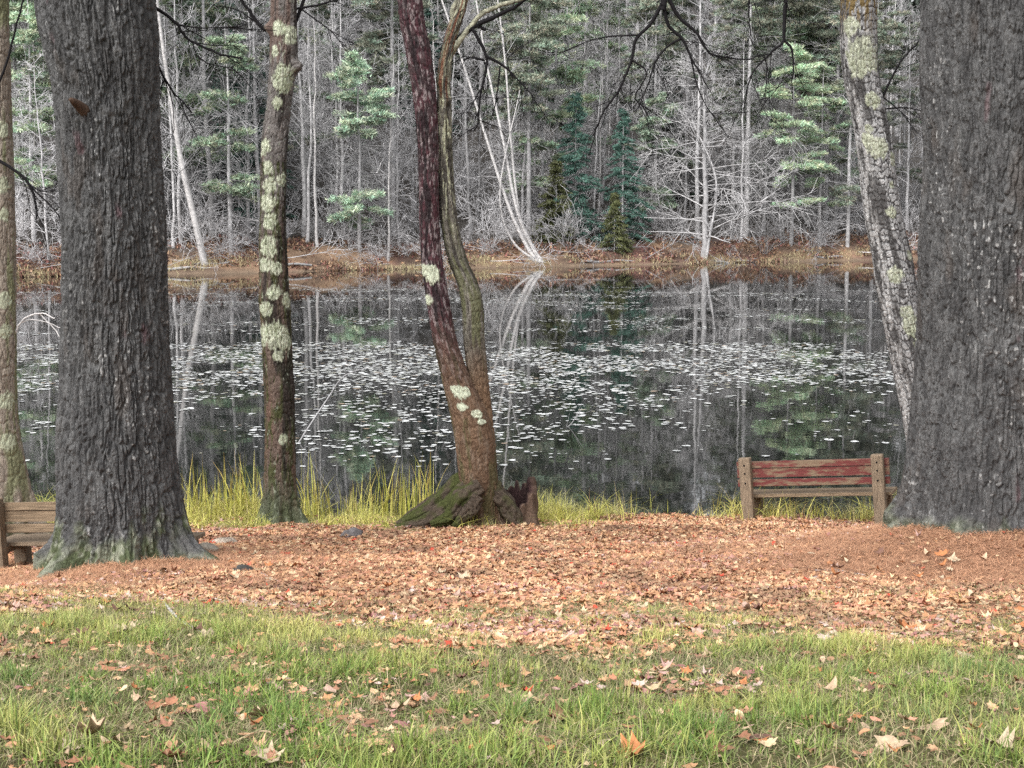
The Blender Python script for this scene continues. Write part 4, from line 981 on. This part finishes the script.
def reed(px, py, Y, n, h, spread, label, seed, col=((.36, .38, .06), (.60, .54, .17)), tip=(.36, .16, .06), lean=.26, wd=.016, name='reed_clump', cat='reeds', group=None):
    r_ = np.random.RandomState(seed); Y = 18.25 if px == 489 else Y; p = at(px, py, Y); z0 = max(gz1(p[0], p[1]), -.05)
    X = r_.normal(0, spread, n); Yy = r_.normal(0, spread * .6, n)
    C = mix(col[0], col[1], r_.uniform(0, 1, n)); tipc = mix(C, tip, (r_.uniform(0, 1, n) < .35) * .8)
    V, Qs, Ts, Cc = blades(X, Yy, 0 * X - .03, h * r_.uniform(.45, 1.1, n), wd * r_.uniform(.7, 1.3, n), C, r_, lean, 4, tipc)
    o = link(name, mesh_np(name, V, [Qs, Ts], Cc), M_grass, None, (p[0], p[1], z0)); return tag(o, label, cat, group)
for q, (px, h, n, lab) in enumerate([(190, .72, 22, 'yellow reeds nearest the thick left trunk'), (206, .55, 18, 'short reeds second out from the thick left trunk'), (236, .80, 26, 'tall orange tipped reeds between the thick trunk and the lichen trunk'),
        (254, .75, 22, 'reeds just left of the lichen trunk'), (310, .82, 20, 'tall reeds just right of the lichen trunk'), (322, .55, 16, 'sparse reeds right of the lichen trunk'), (347, .5, 18, 'low reeds behind the dark stone'),
        (372, .62, 20, 'reeds halfway between the lichen trunk and the stump'), (388, .72, 24, 'yellow reed tuft left of the mossy roots'), (406, .6, 18, 'reeds over the tip of the mossy roots'), (424, .78, 22, 'tall reeds left of the twin stems'), (226, .6, 16, 'reeds at the middle of the left reed bed')]):
    reed(px, 510, 20.0, int(n * 1.25), h * 1.2, .10, lab, 400 + q)
for q, (px, py, h, n, lab) in enumerate([(520, 500, .5, 130, 'arching green grass tussock right of the stump'), (548, 504, .46, 120, 'drooping grass tussock overhanging the water'), (575, 512, .3, 90, 'low yellow tussock right of the stump'),
        (600, 514, .26, 80, 'small yellowish tussock at the open water edge'), (775, 520, .30, 120, 'pale yellow tuft under the left half of the red bench'), (862, 519, .30, 110, 'pale yellow tuft under the right half of the red bench'), (720, 517, .2, 60, 'thin weeds left of the red bench'), (489, 528, .16, 70, 'small green weed tuft at the foot of the twin stems')]):
    reed(px, py, 20.0, n, h, .17, lab, 430 + q, col=((.33, .34, .11), (.50, .46, .20)), tip=(.46, .40, .24), lean=.8, wd=.008, name='grass_tussock', cat='grass')
for q, (px, py, Y, lab) in enumerate([(592, 520, 19.9, 'brown seed stalk in the weeds right of the stump'), (540, 515, 19.7, 'dead brown stalk behind the stump')]):
    reed(px, py, Y, 6, .42, .05, lab, 450 + q, col=((.17, .10, .06), (.25, .15, .09)), tip=(.25, .12, .07), lean=.15, wd=.012, name='dead_stalk', cat='weed')
# thin grass tufts standing in the lawn
for q, (px, py, Y, h, lab) in enumerate([(322, 668, 8.4, .24, 'dark dead weed stalk in the lawn below the lichen trunk'), (505, 690, 7.6, .26, 'bright grass tuft in the lawn below the stump'), (15, 735, 5.8, .22, 'dark grass tuft at the lower left corner'), (790, 705, 7.2, .2, 'green grass tuft in the lawn below the red bench')]):
    p = at(px, py, Y); Yq = Y
    for it in range(30):
        p = at(px, py, Yq); dzz = gz1(p[0], p[1]) - p[2]; Yq -= dzz * 2
        if abs(dzz) < .004: break
    dk = 'dead' in lab
    r_ = reed(px, py, Yq, 8 if dk else 46, h, .02 if dk else .05, lab, 460 + q, col=((.05, .045, .03), (.1, .08, .05)) if dk else ((.11, .19, .04), (.28, .33, .08)), tip=(.3, .3, .1), lean=.12 if dk else .7, wd=.004 if dk else .0055, name='weed_stalk' if dk else 'grass_tuft', cat='weed' if dk else 'grass')

# ------------------------------------------------------------------ fallen leaves and needles
def outline(kind):
    if kind == 0:   # oak: long, rounded lobes
        t = np.linspace(0, 2 * math.pi, 19)[:-1]; r = .5 * (1 + .22 * np.cos(7 * t)); return np.stack([r * np.cos(t) * 1.25, r * np.sin(t) * .78], 1)
    if kind == 1:   # maple: five points
        t = np.linspace(0, 2 * math.pi, 21)[:-1]; r = .40 + .11 * np.cos(5 * t) + .05 * np.cos(10 * t + .6) + .07 * np.cos(t); return np.stack([r * np.cos(t), r * np.sin(t)], 1) * 1.15
    t = np.linspace(0, 2 * math.pi, 11)[:-1]; return np.stack([.55 * np.cos(t), .27 * np.sin(t) * (1 - .3 * np.cos(t))], 1)
def leaf_geo(kind, n, size, r_, tilt=.16, curl=.5):
    O = np.concatenate([[(0, 0)], outline(kind)]); k = len(O)
    P = O[None] * size[:, None, None]; rr2 = (O ** 2).sum(1)[None]
    z = size[:, None] * (curl * r_.normal(.35, .5, (n, 1)) * rr2 * 1.6 + r_.normal(0, .5, (n, 1)) * O[None, :, 0] * O[None, :, 1] + r_.normal(.0, .8, (n, 1)) * O[None, :, 1] ** 2 + r_.normal(0, .03, (n, k)))
    V = np.concatenate([P, z[..., None]], -1)
    a = r_.uniform(0, 6.28, n); tx, ty = r_.normal(0, tilt, n), r_.normal(0, tilt, n)
    def rot(V, i, j, t):
        c_, s_ = np.cos(t)[:, None], np.sin(t)[:, None]; A, B = V[..., i].copy(), V[..., j].copy(); V[..., i] = A * c_ - B * s_; V[..., j] = A * s_ + B * c_
    rot(V, 1, 2, tx); rot(V, 0, 2, ty); rot(V, 0, 1, a)
    Ff = np.array([(0, i, i % (k - 1) + 1) for i in range(1, k)])
    return V, Ff, k
PAL = np.array((1.20, 1.20, 1.10)) * np.array([(.40, .22, .125), (.46, .27, .16), (.34, .17, .09), (.50, .33, .21), (.28, .12, .075), (.42, .20, .15), (.52, .40, .27), (.20, .095, .065)])
PINK = np.array([(.40, .21, .17), (.44, .28, .24), (.30, .14, .13), (.50, .38, .33)])
Rl = np.random.RandomState(501)
def scatter_leaves(n, ymin, ymax, prob, smin, smax, seed):
    r_ = np.random.RandomState(seed); Y = np.sqrt(r_.uniform(ymin ** 2, ymax ** 2, n)); X = r_.uniform(-.40, .40, n) * Y; kp = r_.uniform(0, 1, n) < prob(X, Y)
    X, Y = X[kp], Y[kp]; n = len(X); C = PAL[r_.randint(0, len(PAL), n)] * r_.uniform(.75, 1.2, (n, 1))
    C = .18 * C.mean(0) + .82 * C; C *= (.62 + .7 * fbm(X * .9, Y * 1.6, seed=530, o=4))[:, None]; C = mix(C, np.array((.16, .095, .065)), .55 * sstep(.56, .7, fbm(X * 2.1, Y * 2.1, seed=531, o=3)))
    pk = (r_.uniform(0, 1, n) < .28 * sstep(.52, .64, fbm(X * .5 + 2, Y * .8, seed=515, o=3))) ; C[pk] = PINK[r_.randint(0, 4, pk.sum())] * r_.uniform(.8, 1.2, (pk.sum(), 1))
    bad = r_.uniform(0, 1, n) < .012; C[bad] = np.array((.45, .07, .04)); return X, Y, C, smin + (smax - smin) * r_.uniform(0, 1, n) ** 2.2
def lit_prob(X, Y):
    e = grass_edge(X, Y); p = np.maximum(sstep(1.3, -1.0, e), .03 + .11 * sstep(.52, .66, fbm(X * 1.3 + 7, Y * 1.3, seed=519, o=3))) * sstep(20.3, 19.6, Y); p = p * np.where(X < 1.2 * 1 + .4 * np.sin(Y * 5), sstep(18.9, 18.0, Y + .8 * (vnoise(X * 2, Y * 2, seed=518) - .5)) * .93 + .07, 1)
    nr_ = np.minimum(np.hypot(X - RP[0], Y - RP[1] + .7) / 2.5, np.hypot(X - LP[0], (Y - LP[1] + .3) * 1.2) / 1.3)
    return p * (.04 + .96 * sstep(.75, 1.3, nr_)) * np.where(Y > 19, .75, 1) * (.25 + 1.1 * sstep(.3, .65, fbm(X * 1.5, Y * 1.5, seed=516)))
allV = []; allF = []; allC = []; base = 0
for kind, nn, sd_ in ((0, 110000, 1), (1, 75000, 2), (2, 130000, 3)):
    X, Y, C, S = scatter_leaves(nn, 4.4, 20.4, lit_prob, .018, .068, 520 + sd_)
    V, Ff, k = leaf_geo(kind, len(X), S, Rl); V = V + np.stack([X, Y, gz(X, Y) + .012 + .02 * Rl.uniform(0, 1, len(X))], -1)[:, None]
    allV.append(V.reshape(-1, 3)); allF.append((Ff[None] + (np.arange(len(X)) * k)[:, None, None]).reshape(-1, 3) + base); allC.append(np.repeat(C, k, 0)); base += len(X) * k
tag(link('leaf_litter', mesh_np('leaf_litter', np.concatenate(allV), [np.concatenate(allF)], np.concatenate(allC)), M_leaf), 'carpet of dead tan and pink leaves between the lawn and the pond', 'leaves', kind='stuff')

# single leaves: those on the lawn and the largest of the litter
LV = []
for kind in (0, 1, 0, 1, 2):
    for q in range(4):
        V, Ff, k = leaf_geo(kind, 1, np.array([.1]), Rl, .12, .7); LV.append((V[0], Ff))
LM = {}
TONES = {'tan': (.46, .33, .22), 'brown': (.27, .15, .085), 'rust': (.42, .17, .07), 'pale': (.44, .35, .24), 'dark': (.14, .075, .055), 'pinkish': (.42, .28, .22)}
for tn, col in TONES.items():
    for q in range(len(LV)):
        V, Ff = LV[q]; LM[tn, q] = mesh_np('fallen_leaf', V, [Ff], np.array(col)[None] * (1 + .25 * np.sin(np.arange(len(V)) * 2.1 + q))[:, None])
def ground_hit(px, py):
    lo, hi = 3.0, 21.0
    for it in range(40):
        m = (lo + hi) / 2; p = at(px, py, m)
        if p[2] > gz1(p[0], p[1]): lo = m
        else: hi = m
    return at(px, py, lo)
def one_leaf(px, py, size, tn, q, label, group=None, lift=.02):
    p = ground_hit(px, py); o = link('fallen_leaf', LM[tn, q], M_leaf, None, (p[0], p[1], gz1(p[0], p[1]) + lift)); s = size / .1
    o.scale = (s, s, s); o.rotation_euler = (Rl.normal(0, .14), Rl.normal(0, .14), Rl.uniform(0, 6.28)); return tag(o, label, 'leaf', group)
for (px, py, s, tn, q, lab) in [(92, 742, .16, 'tan', 1, 'large crumpled tan oak leaf at the lower left, biggest of its cluster'), (112, 750, .12, 'tan', 5, 'tan leaf overlapping the big crumpled one at the lower left'), (74, 752, .10, 'pale', 2, 'pale leaf left under the big crumpled one'),
        (553, 647, .13, 'pale', 6, 'wide pale yellow maple leaf at the lawn edge below the stump'), (562, 722, .13, 'brown', 0, 'curled brown oak leaf in the lawn below the stump'), (634, 762, .14, 'rust', 3, 'rusty leaf at the bottom edge right of centre'), (605, 744, .09, 'pale', 9, 'small pale leaf near the bottom edge right of centre'),
        (972, 744, .15, 'brown', 4, 'crumpled brown leaf at the lower right corner'), (1000, 752, .12, 'pale', 8, 'pale leaf at the far lower right corner'), (893, 750, .14, 'tan', 2, 'flat tan leaf on the grass at the lower right'), (932, 730, .11, 'tan', 11, 'tan leaf above the flat one at the lower right'),
        (908, 634, .14, 'rust', 7, 'large orange leaf on the litter edge at the right'), (650, 692, .10, 'dark', 10, 'dark red brown leaf in the lawn right of centre'), (488, 748, .11, 'rust', 12, 'reddish curled leaf at the bottom centre'), (395, 716, .11, 'tan', 13, 'tan leaf in the grass left of the centre'),
        (262, 722, .12, 'tan', 3, 'pair like tan leaf in the lawn below the lichen trunk'), (46, 684, .12, 'brown', 14, 'brown leaf in the lawn near the left edge'), (375, 668, .10, 'dark', 15, 'dark leaf lying flat in the lawn left of centre'), (120, 636, .10, 'pale', 1, 'pale leaf under the thick left trunk'), (210, 640, .12, 'pale', 0, 'bleached leaf below the roots of the thick left trunk'),
        (330, 696, .10, 'pinkish', 16, 'pinkish leaf in the lawn below the dead weed stalk'), (760, 742, .10, 'dark', 17, 'dark leaf in the lawn below the red bench'), (832, 694, .09, 'tan', 18, 'narrow tan leaf right of the green tuft'), (965, 660, .13, 'pale', 12, 'pale leaf at the right where lawn meets litter'),
        (580, 571, .09, 'pinkish', 9, 'bright leaf on the litter in front of the stump'), (768, 594, .10, 'pale', 10, 'yellow leaf on the litter below the red bench'), (880, 573, .10, 'rust', 5, 'orange leaf on the needle mound'), (270, 764, .11, 'pale', 13, 'whitish leaf on the bottom edge left of centre')]:
    one_leaf(px, py, s * .85, tn, q, lab)
tones = ['tan', 'brown', 'rust', 'pale', 'dark', 'pinkish']
WORD = {'tan': 'tan', 'brown': 'brown', 'rust': 'rust coloured', 'pale': 'pale bleached', 'dark': 'dark brown', 'pinkish': 'pinkish'}
cnt = 0
while cnt < 270:
    py = 556 + 208 * Rl.uniform() ** 1.5; px = Rl.uniform(0, 1024); lawn = py > 640; tn = (['tan', 'brown', 'rust', 'brown', 'dark', 'tan'] if lawn else tones)[Rl.randint(0, 6)]
    one_leaf(px, py, Rl.uniform(.03, .058) if lawn else Rl.uniform(.06, .10), tn, Rl.randint(0, len(LV)), WORD[tn] + (' curled leaf lying among the grass blades' if lawn else ' leaf lying on the litter behind the lawn'),
             ('loose leaves on the lawn' if lawn else 'larger leaves on the litter'), .025 if lawn else .03); cnt += 1

# pine needle duff round the two pines, thinner over the whole litter
def duff(n, ctr, rad, seed, col=((.40, .20, .11), (.54, .31, .19))):
    r_ = np.random.RandomState(seed); rr = rad * r_.uniform(0, 1, n) ** .62; a = r_.uniform(0, 6.28, n); X = ctr[0] + rr * np.cos(a) * 1.25; Y = ctr[1] - .35 + rr * np.sin(a)
    Z = gz(X, Y) + r_.uniform(.004, .03, n); b = r_.uniform(0, 6.28, n); e = r_.normal(0, .25, n); L = r_.uniform(.05, .12, n); W = r_.uniform(.0015, .003, n)
    d = np.stack([np.cos(b) * np.cos(e), np.sin(b) * np.cos(e), np.sin(e)], -1); s_ = np.stack([-np.sin(b), np.cos(b), 0 * b], -1); P = np.stack([X, Y, Z], -1)
    V = np.stack([P - s_ * W[:, None], P + s_ * W[:, None], P + d * L[:, None]], 1); C = mix(col[0], col[1], r_.uniform(0, 1, n)) * r_.uniform(.75, 1.15, (n, 1))
    return V.reshape(-1, 3), np.repeat(C, 3, 0)
for (n, ctr, rad, sd_, lab) in ((150000, RP, 3.0, 1, 'orange pine needle duff heaped round the right pine'), (90000, LP, 2.2, 2, 'orange pine needle duff round the roots of the left pine')):
    V, C = duff(n, ctr, rad, 600 + sd_); tag(link('needle_litter', mesh_np('needle_litter', V, [np.arange(len(V)).reshape(-1, 3)], C), M_leaf), lab, 'needles', kind='stuff')

# ------------------------------------------------------------------ stones, sticks
def stone(px, py, size, col, label, seed, flat=.6, jag=.35, name='stone', cat='stone'):
    p = ground_hit(px, py); bm = bmesh.new(); bmesh.ops.create_icosphere(bm, subdivisions=4, radius=1.0)
    V = np.array([v.co[:] for v in bm.verts]); n = fbm(V[:, 0] * 1.4 + seed, V[:, 1] * 1.4, V[:, 2] * 1.4, seed=seed, o=4)
    for v, k in zip(bm.verts, n): v.co *= (1 + jag * (k - .5) * 2.2); v.co.z *= flat
    bmesh.ops.scale(bm, vec=Vector((size * 1.2, size, size)), verts=bm.verts); me = bpy.data.meshes.new(name); bm.to_mesh(me); bm.free()
    ca = me.color_attributes.new('Col', 'FLOAT_COLOR', 'POINT'); cc = np.ones((len(n), 4), np.float32); cc[:, :3] = np.array(col)[None] * (.6 + .9 * n[:, None]); ca.data.foreach_set('color', cc.ravel())
    for pl in me.polygons: pl.use_smooth = True
    tag(link(name, me, M_stone, None, (p[0], p[1], gz1(p[0], p[1]) + size * flat * .35)), label, cat)
stone(353, 538, .10, (.11, .10, .10), 'dark jagged stone on the leaves between lichen trunk and stump', 3, .75, .5)
stone(243, 574, .085, (.05, .048, .045), 'small black rock right of the thick left trunk', 4, .6, .6)
stone(224, 545, .12, (.36, .30, .24), 'pale rounded stone right of the left pine roots', 6, .55, .25)
stone(206, 552, .11, (.32, .28, .23), 'grey tan stone against the left pine roots', 8, .6, .25)
stone(690, 518, .07, (.05, .045, .042), 'dark stone at the open water edge', 9, .5, .5)
stone(672, 517, .05, (.06, .055, .05), 'small dark stone left of the larger one at the water edge', 10, .5, .5)
def stick(pts, r0, label, mat=M_birch):
    W = np.array([ground_hit(px, py) for px, py in pts]); W[:, 2] = gz(W[:, 0], W[:, 1]) + r0 * 1.1; P = spline(W, 14); T = Tubes(); T.add(P - P[0], np.linspace(r0, r0 * .5, 14), 6)
    o = tag(link('fallen_stick', T.mesh('fallen_stick'), mat, None, tuple(P[0])), label, 'stick')
stick([(244, 572), (262, 576), (278, 583)], .014, 'pale broken stick beside the black rock')
stick([(802, 583), (822, 578), (842, 573)], .015, 'pale stick on the litter below the right bench post')
stick([(812, 572), (836, 571), (868, 577)], .010, 'thin grey stick on the needle mound', M_greybark)
stick([(700, 588), (730, 580), (752, 577)], .007, 'thin dark twig on the litter below the red bench', M_darktwig)
stick([(160, 600), (180, 622), (205, 636)], .012, 'bleached stick leading down from the left pine roots')
# dead twigs standing in the water
def water_twig(pts, Y, w0, label):
    W = np.array([at(px, py, Y) for px, py in pts]); P = spline(W, 20); T = Tubes(); T.add(P - P[0], np.linspace(w0, w0 * .4, 20) * Y / F / 2, 5)
    r_ = np.random.RandomState(len(label))
    for k in range(4):
        i = r_.randint(6, 18); d = P[i + 1] - P[i]; d /= np.linalg.norm(d); twiggy(T, r_, P[i] - P[0], d + r_.normal(0, .5, 3), .35, .004, 0, .0, .1, 1, .002)
    tag(link('dead_branch', T.mesh('dead_branch'), M_twig, None, tuple(P[0])), label, 'branch')
water_twig([(298, 444), (310, 425), (330, 395), (340, 380), (352, 372), (376, 366)], 27, 1.8, 'thin bare branch rising from the water right of the lichen trunk')
water_twig([(560, 430), (570, 425), (582, 408)], 29, 1.2, 'short bare twig poking from the lily pads')
